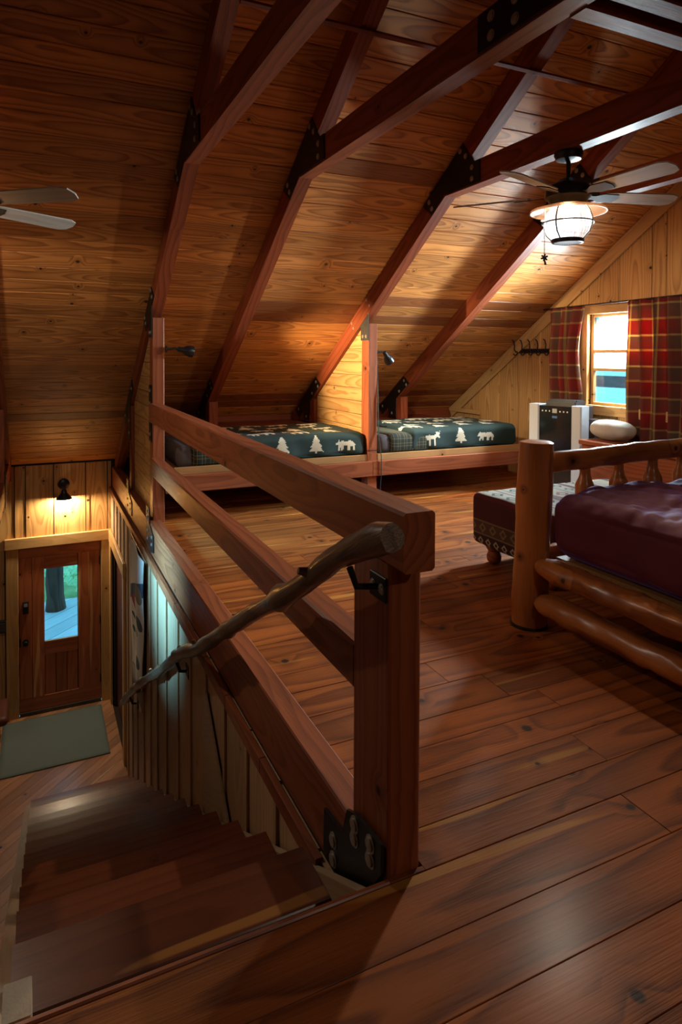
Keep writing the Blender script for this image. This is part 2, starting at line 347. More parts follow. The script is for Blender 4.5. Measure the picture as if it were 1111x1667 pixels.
def box_mesh(L, Wd, T, c):
    key = (round(L, 3), round(Wd, 3), round(T, 3), round(c, 4))
    L, Wd, T = L/2, Wd/2, T/2; c = min(c, Wd*0.45, T*0.45)
    sec = [(-Wd+c, -T), (Wd-c, -T), (Wd, -T+c), (Wd, T-c), (Wd-c, T), (-Wd+c, T), (-Wd, T-c), (-Wd, -T+c)] if c > 0 else [(-Wd, -T), (Wd, -T), (Wd, T), (-Wd, T)]
    n = len(sec)
    v = [(-L, a, b) for a, b in sec] + [(L, a, b) for a, b in sec]
    f = [(i, i+n, (i+1) % n+n, (i+1) % n) for i in range(n)] + [tuple(range(n)), tuple(range(2*n-1, n-1, -1))]
    f = [tuple(reversed(q)) for q in f]
    me = bpy.data.meshes.new('timber'); me.from_pydata(v, [], f); me.update(); return key, me
def board(name, parent, p0, p1, width, thick, up, mat, c=0.004):
    """timber whose centre line runs p0 -> p1, thickness along up"""
    p0, p1 = Vector(p0), Vector(p1); ex = p1-p0; L = ex.length; up = Vector(up)
    ey = up.cross(ex)
    mw = frame((p0+p1)/2, ex, ey)
    key = (round(L, 3), round(width, 3), round(thick, 3), round(c, 4), mat.name)
    if key not in MESH: MESH[key] = box_mesh(L, width, thick, c)[1]; MESH[key].materials.append(mat)
    return link(name, MESH[key], None, parent, mw)
def prism(name, parent, o, ex, ey, pts, t0, t1, mat):
    """polygon pts in the (ex, ey) plane at o, thick from t0 to t1 along ex x ey"""
    a = sum(pts[i][0]*pts[(i+1) % len(pts)][1]-pts[(i+1) % len(pts)][0]*pts[i][1] for i in range(len(pts)))
    if a < 0: pts = pts[::-1]
    cx = sum(p[0] for p in pts)/len(pts); cy = sum(p[1] for p in pts)/len(pts); cz = (t0+t1)/2
    mw = frame(o, ex, ey); mw = mw @ Matrix.Translation((cx, cy, cz))
    n = len(pts); h = abs(t1-t0)/2
    v = [(x-cx, y-cy, -h) for x, y in pts]+[(x-cx, y-cy, h) for x, y in pts]
    f = [tuple(range(n-1, -1, -1)), tuple(range(n, 2*n))]+[(i, (i+1) % n, (i+1) % n+n, i+n) for i in range(n)]
    me = bpy.data.meshes.new(name); me.from_pydata(v, [], f); me.update(); me.materials.append(mat)
    return link(name, me, None, parent, mw)
def clip(poly, a, b, c):
    """keep a*x+b*y <= c"""
    out = []
    for i in range(len(poly)):
        p, q = poly[i], poly[(i+1) % len(poly)]; dp, dq = a*p[0]+b*p[1]-c, a*q[0]+b*q[1]-c
        if dp <= 0: out.append(p)
        if dp*dq < 0:
            t = dp/(dp-dq); out.append((p[0]+t*(q[0]-p[0]), p[1]+t*(q[1]-p[1])))
    return out
def smooth(me, on=True):
    me.polygons.foreach_set('use_smooth', [on]*len(me.polygons))
def auto_smooth(me, ang=40):
    bm = bmesh.new(); bm.from_mesh(me)
    for f in bm.faces: f.smooth = True
    for e in bm.edges:
        if len(e.link_faces) == 2 and e.calc_face_angle(0) > math.radians(ang): e.smooth = False
    bm.to_mesh(me); bm.free()
def tube_mesh(path, radii, segs=12, wob=0.0, seed=0, cap=True):
    path = [Vector(p) for p in path]; v = []; f = []
    prev = None
    for i, p in enumerate(path):
        t = (path[min(i+1, len(path)-1)]-path[max(i-1, 0)]).normalized()
        if prev is None:
            a = Vector((0, 0, 1)) if abs(t.z) < 0.9 else Vector((1, 0, 0)); n = (a-t*a.dot(t)).normalized()
        else: n = (prev-t*prev.dot(t)).normalized()
        prev = n; b = t.cross(n); r = radii[i] if isinstance(radii, (list, tuple)) else radii
        for k in range(segs):
            an = 2*math.pi*k/segs; d = n*math.cos(an)+b*math.sin(an)
            rr = r*(1+wob*noise.noise(Vector((math.cos(an)*1.3, math.sin(an)*1.3, i*0.55+seed*7.1))))
            v.append(p+d*rr)
    for i in range(len(path)-1):
        for k in range(segs): f.append((i*segs+k, i*segs+(k+1) % segs, (i+1)*segs+(k+1) % segs, (i+1)*segs+k))
    if cap: f.append(tuple(range(segs-1, -1, -1))); f.append(tuple(range((len(path)-1)*segs, len(path)*segs)))
    return v, f
def tube(name, parent, path, radii, mat, segs=12, wob=0.0, seed=0, grain=None):
    """grain: direction of local X so that the wood grain follows the log"""
    path = [Vector(p) for p in path]; o = path[0]
    ex = (path[-1]-path[0]) if grain is None else Vector(grain)
    ref = Vector((0, 0, 1)) if abs(ex.normalized().z) < 0.8 else Vector((0, 1, 0))
    mw = frame((path[0]+path[-1])/2, ex, ref); inv = mw.inverted()
    v, f = tube_mesh([inv @ p for p in path], radii, segs, wob, seed)
    me = bpy.data.meshes.new(name); me.from_pydata([tuple(x) for x in v], [], f); me.update(); me.materials.append(mat); auto_smooth(me, 50)
    return link(name, me, None, parent, mw)
def lathe(name, parent, loc, prof, mat, segs=24, axis=(0, 0, 1), ang=45):
    v = []; f = []
    for r, z in prof:
        for k in range(segs):
            a = 2*math.pi*k/segs; v.append((r*math.cos(a), r*math.sin(a), z))
    n = len(prof)
    for i in range(n-1):
        for k in range(segs): f.append((i*segs+k, i*segs+(k+1) % segs, (i+1)*segs+(k+1) % segs, (i+1)*segs+k))
    if prof[0][0] > 1e-5: f.append(tuple(range(segs-1, -1, -1)))
    if prof[-1][0] > 1e-5: f.append(tuple(range((n-1)*segs, n*segs)))
    me = bpy.data.meshes.new(name); me.from_pydata(v, [], f); me.update()
    bm = bmesh.new(); bm.from_mesh(me); bmesh.ops.remove_doubles(bm, verts=bm.verts, dist=1e-6); bmesh.ops.recalc_face_normals(bm, faces=bm.faces); bm.to_mesh(me); bm.free()
    me.materials.append(mat); auto_smooth(me, ang)
    q = Vector(axis).to_track_quat('Z', 'Y').to_matrix().to_4x4(); q.translation = Vector(loc)
    return link(name, me, None, parent, q)
def rounded_box(sx, sy, sz, r, res, fn=None):
    """closed rounded box, base at z=0, centred in x,y; fn(p, n) may move points"""
    bm = bmesh.new(); hx, hy, hz = sx/2, sy/2, sz/2
    def face(o, a, b, la, lb):
        na, nb = max(2, int(la/res)), max(2, int(lb/res)); g = []
        for i in range(na+1):
            g.append([bm.verts.new(o+a*(la*i/na)+b*(lb*j/nb)) for j in range(nb+1)])
        for i in range(na):
            for j in range(nb): bm.faces.new((g[i][j], g[i+1][j], g[i+1][j+1], g[i][j+1]))
    X, Y, Z = Vector((1, 0, 0)), Vector((0, 1, 0)), Vector((0, 0, 1))
    face(Vector((-hx, -hy, hz)), X, Y, sx, sy); face(Vector((-hx, hy, -hz)), X, -Y, sx, sy)
    face(Vector((-hx, -hy, -hz)), X, Z, sx, sz); face(Vector((hx, hy, -hz)), -X, Z, sx, sz)
    face(Vector((hx, -hy, -hz)), Y, Z, sy, sz); face(Vector((-hx, hy, -hz)), -Y, Z, sy, sz)
    bmesh.ops.remove_doubles(bm, verts=bm.verts, dist=1e-5)
    for vtx in bm.verts:
        p = vtx.co; c = Vector((max(-hx+r, min(hx-r, p.x)), max(-hy+r, min(hy-r, p.y)), max(-hz+r, min(hz-r, p.z))))
        d = p-c
        n = d.normalized() if d.length > 1e-9 else Vector((0, 0, 1))
        q = c+n*r if d.length > 1e-9 else p.copy()
        if fn: q = fn(q, n)
        vtx.co = q+Vector((0, 0, hz))
    for fc in bm.faces: fc.smooth = True
    me = bpy.data.meshes.new('rounded'); bm.to_mesh(me); bm.free(); return me
def bolt(parent, loc, axis, r=0.014, h=0.010):
    prof = [(r*1.35, 0), (r*1.35, h*0.25), (r, h*0.3), (r, h*0.8), (r*0.6, h), (0, h)]
    return lathe('bolt', parent, loc, prof, M['bolt'], 10, axis)
def copy_tree(o, mw, parent=None):
    c = o.copy(); COL.objects.link(c); c.parent = parent
    if parent is None: c.matrix_local = mw @ o.matrix_local
    for ch in o.children: copy_tree(ch, mw, c)
    return c

T33 = math.tan(math.radians(33.0)); YD, ZD = 8.70, 0.118
def zc(y, off=0.0): return ZD+(YD-y)*T33-off
RIDGE_Y = 0.6
SL = Vector((0, math.cos(math.radians(33)), -math.sin(math.radians(33))))   # down the slope
SN = Vector((0, -math.sin(math.radians(33)), -math.cos(math.radians(33))))  # ceiling normal, into the room
G = 5.41      # gable wall
XL = -2.6     # left wall
LOW = -2.95   # lower floor

# ================================================================== SETTING
def build_ceiling():
    o0 = Vector((0, RIDGE_Y, zc(RIDGE_Y))); Ls = (YD+0.15-RIDGE_Y)/math.cos(math.radians(33))
    c = prism('ceiling', None, o0, (1, 0, 0), SL, [(XL-0.1, 0), (G+0.1, 0), (G+0.1, Ls), (XL-0.1, Ls)], 0.024, 0.10, M['dark_gap'])
    # prism normal = ex x ey : (1,0,0) x SL ; make sure the slab lies above the boards
    tag(c, kind='structure')
    ob = Vector((0, RIDGE_Y, zc(RIDGE_Y))); 
    prism('back_slope', c, ob, (1, 0, 0), (0, -SL.y, SL.z), [(XL-0.1, 0), (G+0.1, 0), (G+0.1, 3.9), (XL-0.1, 3.9)], 0.0, 0.08, M['plaster'])
    joints = [-0.32, 0.95, 1.77, 3.02, 4.21]
    step = 0.1345; y = 3.852+0.1345*36.0
    row = 0
    while y > RIDGE_Y+step:
        y1, y0 = y, y-step
        mid = Vector((0, (y0+y1)/2, zc((y0+y1)/2)))
        wd = step/math.cos(math.radians(33))-0.003
        random.seed(row*13+5)
        js = sorted(random.sample(joints, random.choice([1, 2, 2])))
        ends = [XL]+js+[G]
        for a, b in zip(ends[:-1], ends[1:]):
            ctr = mid - SN*0.010
            board('ceiling_plank', c, ctr+Vector((a+0.001, 0, 0)), ctr+Vector((b-0.001, 0, 0)), wd, 0.02, SN, M['ceiling'], 0.0045)
        y = y0; row += 1
    random.seed(7)
build_ceiling()

def build_floor():
    f = prism('floor', None, (0, 0, 0), (1, 0, 0), (0, 1, 0), [(XL, -2.5), (G, -2.5), (G, 8.75), (0.965, 8.75), (0.965, 1.775), (0.872, 1.775), (0.872, 1.50), (XL, 1.50)], -0.20, -0.026, M['dark_gap'])
    tag(f, kind='structure')
    ys = [1.526]
    for w_ in (0.193, 0.181, 0.187, 0.19, 0.178, 0.185, 0.19, 0.19, 0.19, 0.19, 0.19): ys.insert(0, ys[0]-w_)
    ups = [1.674, 1.857, 2.02, 2.175, 2.38, 2.58, 2.75, 2.92, 3.08]
    while ups[-1] < 7.6: ups.append(ups[-1]+random.choice([0.15, 0.17, 0.19, 0.14]))
    ys += ups
    for i in range(len(ys)-1):
        y0, y1 = ys[i], ys[i+1]; front = y1 <= 1.53
        x0 = XL if front else (0.985 if y0 < 1.7 else 0.968)
        if abs(y1-1.526) < 0.01: js = [1.745]
        elif abs(y1-1.674) < 0.01: js = [2.9]
        elif abs(y1-1.857) < 0.01: js = [1.85]
        else:
            js = sorted(random.uniform(x0+0.4, G-0.5) for _ in range(random.choice([1, 1, 2])))
        ends = [x0]+js+[G]
        for a, b in zip(ends[:-1], ends[1:]):
            if b-a < 0.15: continue
            ym = (y0+y1)/2; zz = -0.0125+random.uniform(-0.0008, 0.0008)
            board('floor_plank', f, (a+0.0015, ym, zz), (b-0.0015, ym, zz), y1-y0-0.0025, 0.025, (0, 0, 1), M['floor'], 0.0012)
    board('floor_plank', f, (0.874, 1.5365, -0.0125), (0.985, 1.5365, -0.0125), 0.016, 0.025, (0, 0, 1), M['floor'], 0.001)
    # nosing along the head of the stairs
    board('stair_nosing', f, (-0.07, 1.536, -0.014), (0.872, 1.536, -0.014), 0.017, 0.034, (0, 0, 1), M['rail'], 0.007)
    board('stair_fascia', f, (-0.07, 1.522, -0.125), (0.872, 1.522, -0.125), 0.185, 0.016, (0, 1, 0), M['tread'], 0.002)
build_floor()

def build_lower_floor():
    f = prism('floor_lower', None, (0, 0, 0), (1, 0, 0), (0, 1, 0), [(XL, 1.4), (1.02, 1.4), (1.02, 8.75), (XL, 8.75)], LOW-0.10, LOW-0.022, M['dark_gap'])
    tag(f, kind='structure')
    w_ = 0.115; s2 = math.sqrt(0.5)
    k = -40
    # strips along (1,1)/sqrt2
    for k in range(20, 92):
        # strip coordinate t = (y - x)/sqrt2 between k*w and (k+1)*w
        t0, t1 = k*w_, (k+1)*w_-0.003
        poly = [(-5, -5+t0/s2), (12, 12+t0/s2), (12, 12+t1/s2), (-5, -5+t1/s2)]
        for a, b, c_ in ((1, 0, 0.845), (-1, 0, 1.6), (0, 1, 8.695), (0, -1, -4.6)):
            poly = clip(poly, a, b, c_)
            if len(poly) < 3: break
        if len(poly) < 3: continue
        ctr = Vector((sum(p[0] for p in poly)/len(poly), sum(p[1] for p in poly)/len(poly), 0))
        pts = [((p[0]-ctr.x)*s2+(p[1]-ctr.y)*s2, -(p[0]-ctr.x)*s2+(p[1]-ctr.y)*s2) for p in poly]
        prism('floor_strip', f, (ctr.x, ctr.y, LOW), (s2, s2, 0), (-s2, s2, 0), pts, -0.02, 0.0, M['lowfloor'])
build_lower_floor()

def wall_boards(parent, o, ex, ey, spans, mat, name='wall_board', gap=0.014, th=0.018):
    """spans: list of polygons in the (ex, ey) plane"""
    n = Vector(ex).cross(Vector(ey))
    for pts in spans: prism(name, parent, o, ex, ey, pts, -th, 0.0, mat)

def build_stair_wall():
    # board wall under the loft beam, faces -X at X = 0.85 ; plane coords a = -Y? use ex=(0,0,1) so the grain runs up
    w_ = prism('wall_stair', None, (0.868, 0, 0), (0, 0, 1), (0, 1, 0), [(LOW, 1.5), (-0.10, 1.5), (-0.10, 8.7), (LOW, 8.7), (LOW, 8.5), (-0.86, 8.5), (-0.86, 7.32), (LOW, 7.32)], 0.0, -0.03, M['dark_gap'])
    tag(w_, kind='structure')
    ys = [1.60, 2.0, 2.39, 2.78, 3.16, 3.55, 3.95, 4.34, 4.77, 5.17, 5.51, 5.88, 6.29, 6.65, 6.98, 7.30]
    top = -0.235
    for a, b in zip(ys[:-1], ys[1:]):
        prism('wall_board', w_, (0.85, 0, 0), (0, 0, 1), (0, 1, 0), [(LOW, a+0.008), (top, a+0.008), (top, b-0.008), (LOW, b-0.008)], 0.0, -0.018, M['stairwall'])
        prism('batten', w_, (0.85, 0, 0), (0, 0, 1), (0, 1, 0), [(LOW, a-0.016), (top, a-0.016), (top, a+0.016), (LOW, a+0.016)], 0.002, 0.012, M['stairwall'])
    yy = [7.30, 7.62, 7.95, 8.28, 8.69]
    for a, b in zip(yy[:-1], yy[1:]):
        prism('wall_board', w_, (0.85, 0, 0), (0, 0, 1), (0, 1, 0), [(-0.77, a+0.008), (top, a+0.008), (top, b-0.008), (-0.77, b-0.008)], 0.0, -0.018, M['stairwall'])
        prism('batten', w_, (0.85, 0, 0), (0, 0, 1), (0, 1, 0), [(-0.76, a-0.014), (top, a-0.014), (top, a+0.014), (-0.76, a+0.014)], 0.002, 0.012, M['stairwall'])
    # ledger strip under the beam, in lengths
    e = [1.95, 2.55, 3.1, 3.75, 4.4, 5.1, 5.8, 6.6, 7.3, 8.1, 8.68]
    for a, b in zip(e[:-1], e[1:]):
        board('ledger_strip', w_, (0.843, a+0.003, -0.257), (0.843, b-0.003, -0.257), 0.068, 0.028, (1, 0, 0), M['rail'], 0.003)
    # casing round the side doorway
    d = empty('trim_1', (0.83, 7.3, LOW)); tag(d, kind='structure')
    board('casing_head', d, (0.832, 7.17, -0.842), (0.832, 8.68, -0.842), 0.15, 0.03, (1, 0, 0), M['trim'])
    board('casing_leg', d, (0.836, 7.245, LOW), (0.836, 7.245, -0.92), 0.11, 0.026, (1, 0, 0), M['trim'])
    board('casing_leg', d, (0.836, 8.60, LOW), (0.836, 8.60, -0.92), 0.14, 0.026, (1, 0, 0), M['trim'])
    dd = empty('door_2', (0.92, 7.9, LOW)); tag(dd, 'dark brown side door in the stair wall beside the front door', kind='structure')
    board('door_slab', dd, (0.92, 7.92, LOW+0.005), (0.92, 7.92, -0.93), 1.22, 0.04, (1, 0, 0), M['darkdoor'])
build_stair_wall()

def build_far_wall():
    wl = prism('wall_far', None, (0, 8.724, 0), (0, 0, 1), (1, 0, 0), [(LOW, XL), (0.3, XL), (0.3, 1.1), (LOW, 1.1), (LOW, 0.735), (-0.88, 0.735), (-0.88, -0.218), (LOW, -0.218)], 0.0, 0.06, M['dark_gap'])
    tag(wl, kind='structure')
    xs = [-1.0, -0.62, -0.245, -0.125, 0.187, 0.554, 0.81, 0.862]
    for a, b in zip(xs[:-1], xs[1:]):
        prism('wall_board', wl, (0, 8.70, 0), (0, 0, 1), (1, 0, 0), [(-0.90, a+0.006), (0.10, a+0.006), (0.10, b-0.006), (-0.90, b-0.006)], 0.0, 0.022, M['pine'])
    for x in (-0.125, 0.187, 0.554, 0.81, -0.245):
        prism('batten', wl, (0, 8.70, 0), (0, 0, 1), (1, 0, 0), [(-0.765, x+0.004), (0.09, x+0.004), (0.09, x+0.04), (-0.765, x+0.04)], -0.001, -0.008, M['pine'])
    for a, b in ((-1.4, -1.0), (-1.0, -0.62), (-0.62, -0.353)):
        prism('wall_board', wl, (0, 8.70, 0), (0, 0, 1), (1, 0, 0), [(LOW, a+0.006), (-0.9, a+0.006), (-0.9, b-0.006), (LOW, b-0.006)], 0.0, 0.022, M['pine'])
    prism('wall_board', wl, (0, 8.70, 0), (0, 0, 1), (1, 0, 0), [(LOW, 0.735), (-0.9, 0.735), (-0.9, 0.85), (LOW, 0.85)], 0.0, 0.022, M['pine'])
    t = empty('trim_2', (0.25, 8.68, LOW)); tag(t, kind='structure')
    board('casing_head', t, (-0.352, 8.675, -0.827), (0.848, 8.675, -0.827), 0.127, 0.045, (0, 1, 0), M['trim'])
    board('casing_leg', t, (-0.278, 8.682, LOW), (-0.278, 8.682, -0.892), 0.135, 0.03, (0, 1, 0), M['trim'])
    board('casing_leg', t, (0.785, 8.682, LOW), (0.785, 8.682, -0.892), 0.115, 0.03, (0, 1, 0), M['trim'])
    b = board('baseboard_far', None, (-1.4, 8.69, LOW+0.07), (-0.35, 8.69, LOW+0.07), 0.14, 0.018, (0, 1, 0), M['trim']); tag(b, kind='structure')
build_far_wall()

def build_door():
    d = empty('door_1', (0.26, 8.72, LOW)); tag(d, 'red cedar front door with a tall glass pane', kind='structure')
    y = 8.712; th = 0.042
    x0, x1, z0, z1 = -0.205, 0.722, LOW+0.012, -0.892
    g0, g1, gb, gt = 0.074, 0.452, -2.08, -1.175
    def bd(n, a, b, wd, t=th, yy=y, m=M['door']): return board(n, d, a, b, wd, t, (0, 1, 0), m, 0.003)
    mid0 = (x0+g0)/2; mid1 = (g1+x1)/2
    bd('stile', (x0+0.07, y, z0+0.2), (x0+0.07, y, z1-0.13), 0.136); bd('stile', (x0+0.21, y, z0+0.2), (x0+0.21, y, z1-0.13), 0.136)
    bd('stile', (x1-0.07, y, z0+0.2), (x1-0.07, y, z1-0.13), 0.136); bd('stile', (x1-0.20, y, z0+0.2), (x1-0.20, y, z1-0.13), 0.126)
    bd('top_rail', (x0, y, z1-0.065), (x1, y, z1-0.065), 0.13, m=M['door']); bd('bottom_rail', (x0, y, z0+0.10), (x1, y, z0+0.10), 0.20)
    bd('frieze_rail', (g0, y, (z1-0.13+gt)/2), (g1, y, (z1-0.13+gt)/2), z1-0.13-gt)
    bd('lock_rail', (g0, y, gb-0.08), (g1, y, gb-0.08), 0.16)
    for n_, a_, b_, w2 in (('core', (x0+g0)/2, None, g0-x0), ('core', (g1+x1)/2, None, x1-g1)): board('door_core', d, (a_, y+0.027, z0), (a_, y+0.027, z1), w2, 0.012, (0, 1, 0), M['darkdoor'], 0)
    board('door_core', d, ((g0+g1)/2, y+0.027, z0), ((g0+g1)/2, y+0.027, gb), g1-g0, 0.012, (0, 1, 0), M['darkdoor'], 0)
    board('door_core', d, ((g0+g1)/2, y+0.027, gt), ((g0+g1)/2, y+0.027, z1), g1-g0, 0.012, (0, 1, 0), M['darkdoor'], 0)
    board('door_stop', d, (x0-0.02, y+0.045, LOW), (x0-0.02, y+0.045, z1+0.03), 0.09, 0.02, (0, 1, 0), M['trim'], 0)
    board('door_stop', d, (x1+0.02, y+0.045, LOW), (x1+0.02, y+0.045, z1+0.03), 0.09, 0.02, (0, 1, 0), M['trim'], 0)
    pw = (g1-g0)/3
    for i in range(3): board('panel_board', d, (g0+pw*(i+0.5), y+0.006, z0+0.2), (g0+pw*(i+0.5), y+0.006, gb-0.16), pw-0.004, 0.03, (0, 1, 0), M['door'], 0.004)
    board('glass_pane', d, ((g0+g1)/2, y, gb), ((g0+g1)/2, y, gt), g1-g0, 0.006, (0, 1, 0), M['glass'], 0)
    board('glass_bead', d, (g0, y-0.018, gb+0.006), (g1, y-0.018, gb+0.006), 0.014, 0.016, (0, 1, 0), M['trim'], 0.002)
    board('threshold', d, (x0, y-0.03, z0), (x1, y-0.03, z0), 0.016, 0.07, (0, 0, 1), M['graysteel'], 0.002)
    k = board('keypad_lock', d, (-0.133, y-0.036, -1.685), (-0.133, y-0.036, -1.545), 0.066, 0.03, (0, 1, 0), M['black'], 0.008)
    board('keypad_face', k, (-0.133, y-0.0525, -1.60), (-0.133, y-0.0525, -1.56), 0.04, 0.004, (0, 1, 0), M['lcd'], 0.001)
    lathe('door_knob', d, (-0.136, y-0.021, -2.042), [(0.036, 0), (0.036, 0.008), (0.014, 0.012), (0.014, 0.035), (0.028, 0.042), (0.033, 0.058), (0.026, 0.072), (0, 0.076)], M['bronze'], 16, (0, -1, 0))
    board('strike_plate', d, (-0.20, y-0.026, -2.09), (-0.20, y-0.026, -1.99), 0.03, 0.02, (0, 1, 0), M['bronze'], 0.002)
    for z in (-1.15, -1.9, -2.65): board('hinge', d, (0.715, y-0.025, z-0.05), (0.715, y-0.025, z+0.05), 0.014, 0.014, (0, 1, 0), M['bronze'], 0.003)
build_door()

def build_gable_wall():
    wy0, wy1, wz0, wz1 = 4.28, 5.225, 0.93, 1.90
    wl = prism('wall_right', None, (G+0.024, 0, 0), (0, 0, 1), (0, 1, 0),
               [(-0.2, -2.5), (5.5, -2.5), (5.5, 8.0), (-0.2, 8.0), (-0.2, wy1), (wz1, wy1), (wz1, wy0), (wz0, wy0), (wz0, wy1), (-0.2, wy1)], 0.0, -0.06, M['dark_gap'])
    tag(wl, kind='structure')
    ys = [2.1, 2.5, 2.88, 3.26, 3.64, 4.02, 4.28, 4.44, 4.83, 5.225, 5.58, 5.97, 6.35, 6.72, 7.10, 7.47, 7.80]
    for a, b in zip(ys[:-1], ys[1:]):
        inside = a >= wy0-0.01 and b <= wy1+0.01
        for z0, z1 in (((-0.02, wz0), (wz1, 5.5)) if inside else ((-0.02, 5.5),)):
            poly = [(z0, a+0.004), (z1, a+0.004), (z1, b-0.004), (z0, b-0.004)]
            # z <= zc(y) - 0.0
            poly = clip(poly, 1.0, T33, ZD+YD*T33)
            if len(poly) >= 3: prism('wall_board', wl, (G, 0, 0), (0, 0, 1), (0, 1, 0), poly, 0.0, -0.022, M['pine'])
        bt = [(0.0, a-0.014), (5.5, a-0.014), (5.5, a+0.014), (0.0, a+0.014)]
        if not (wy0-0.06 < a < wy1+0.06):
            bt = clip(bt, 1.0, T33, ZD+YD*T33); prism('batten', wl, (G, 0, 0), (0, 0, 1), (0, 1, 0), bt, 0.001, 0.010, M['pine'])
    # raking trim along the slope
    y0, y1 = 1.2, 7.80
    a = Vector((G-0.024, y0, zc(y0)))+SN*0.075; b = Vector((G-0.024, y1, zc(y1)))+SN*0.075
    tag(board('trim_3', None, a, b, 0.14, 0.022, (1, 0, 0), M['trim']), 'pine rake board along the gable under the ceiling', kind='structure')
    tag(board('trim_4', None, (G-0.03, 7.10, 0.69), (G-0.03, 7.76, 0.69), 0.055, 0.035, (1, 0, 0), M['trim']), 'short pine ledge strip at the foot of the gable', kind='structure')
    # window
    wd = empty('window_1', (G, (wy0+wy1)/2, wz0)); tag(wd, 'double hung gable window between plaid curtains', kind='structure')
    x = G-0.012; ym = (wy0+wy1)/2
    board('casing_head', wd, (x, wy0-0.06, wz1+0.045), (x, wy1+0.06, wz1+0.045), 0.09, 0.03, (1, 0, 0), M['trim'])
    board('casing_sill', wd, (x-0.012, wy0-0.08, wz0-0.05), (x-0.012, wy1+0.08, wz0-0.05), 0.10, 0.05, (1, 0, 0), M['trim'])
    board('casing_leg', wd, (x, wy1+0.035, wz0), (x, wy1+0.035, wz1), 0.07, 0.03, (1, 0, 0), M['trim'])
    board('casing_leg', wd, (x, wy0-0.035, wz0), (x, wy0-0.035, wz1), 0.07, 0.03, (1, 0, 0), M['trim'])
    xs = G+0.05
    for y in (wy0+0.02, wy1-0.02): board('sash_stile', wd, (xs, y, wz0), (xs, y, wz1), 0.04, 0.04, (1, 0, 0), M['oak'])
    for z in (wz0+0.015, 1.31, 1.505, wz1-0.015): board('sash_rail', wd, (xs, wy0+0.04, z), (xs, wy1-0.04, z), 0.032, 0.036, (1, 0, 0), M['trim'])
    board('glass_pane', wd, (xs, ym, wz0+0.03), (xs, ym, 1.295), wy1-wy0-0.08, 0.006, (1, 0, 0), M['glass'], 0)
    board('glass_pane', wd, (xs, ym, 1.326), (xs, ym, 1.49), wy1-wy0-0.08, 0.006, (1, 0, 0), M['hazeglass'], 0)
    board('glass_pane', wd, (xs, ym, 1.52), (xs, ym, wz1-0.03), wy1-wy0-0.08, 0.006, (1, 0, 0), M['hazeglass'], 0)
build_gable_wall()

def build_shell():
    # left gable with a window (out of the picture), wall behind the camera, low walls
    a = prism('wall_left', None, (XL-0.05, 0, 0), (0, 0, 1), (0, 1, 0), [(LOW, -2.6), (5.6, -2.6), (5.6, 4.35), (1.25, 4.35), (1.25, 5.15), (0.25, 5.15), (0.25, 4.35), (5.6, 4.35), (5.6, 8.8), (LOW, 8.8)], -0.05, 0.05, M['plaster']); tag(a, kind='structure')
    b = prism('wall_near', None, (0, -2.55, 0), (1, 0, 0), (0, 0, 1), [(XL, -0.2), (G+0.1, -0.2), (G+0.1, 5.6), (XL, 5.6)], -0.05, 0.05, M['plaster']); tag(b, kind='structure')
    c = prism('wall_lower', None, (0, 1.42, 0), (1, 0, 0), (0, 0, 1), [(XL, LOW), (0.9, LOW), (0.9, -0.2), (XL, -0.2)], -0.03, 0.03, M['plaster']); tag(c, kind='structure')
    e = prism('wall_eave', None, (0, 8.73, 0), (1, 0, 0), (0, 0, 1), [(1.1, -0.3), (G+0.1, -0.3), (G+0.1, 0.3), (1.1, 0.3)], -0.02, 0.02, M['plaster']); tag(e, kind='structure')
    q = prism('wall_light_block', None, (1.02, 0, 0), (0, 1, 0), (0, 0, 1), [(1.4, LOW-0.3), (8.8, LOW-0.3), (8.8, -0.2), (1.4, -0.2)], 0.0, 0.03, M['plaster']); tag(q, kind='structure')  # unseen panel added behind the stair wall to stop sky light leaking in
    k = prism('wall_knee', None, (0, 7.82, 0), (1, 0, 0), (0, 0, 1), [(1.0, -0.2), (G, -0.2), (G, 0.70), (1.0, 0.70)], -0.02, 0.02, M['beam']); tag(k, kind='structure')
build_shell()

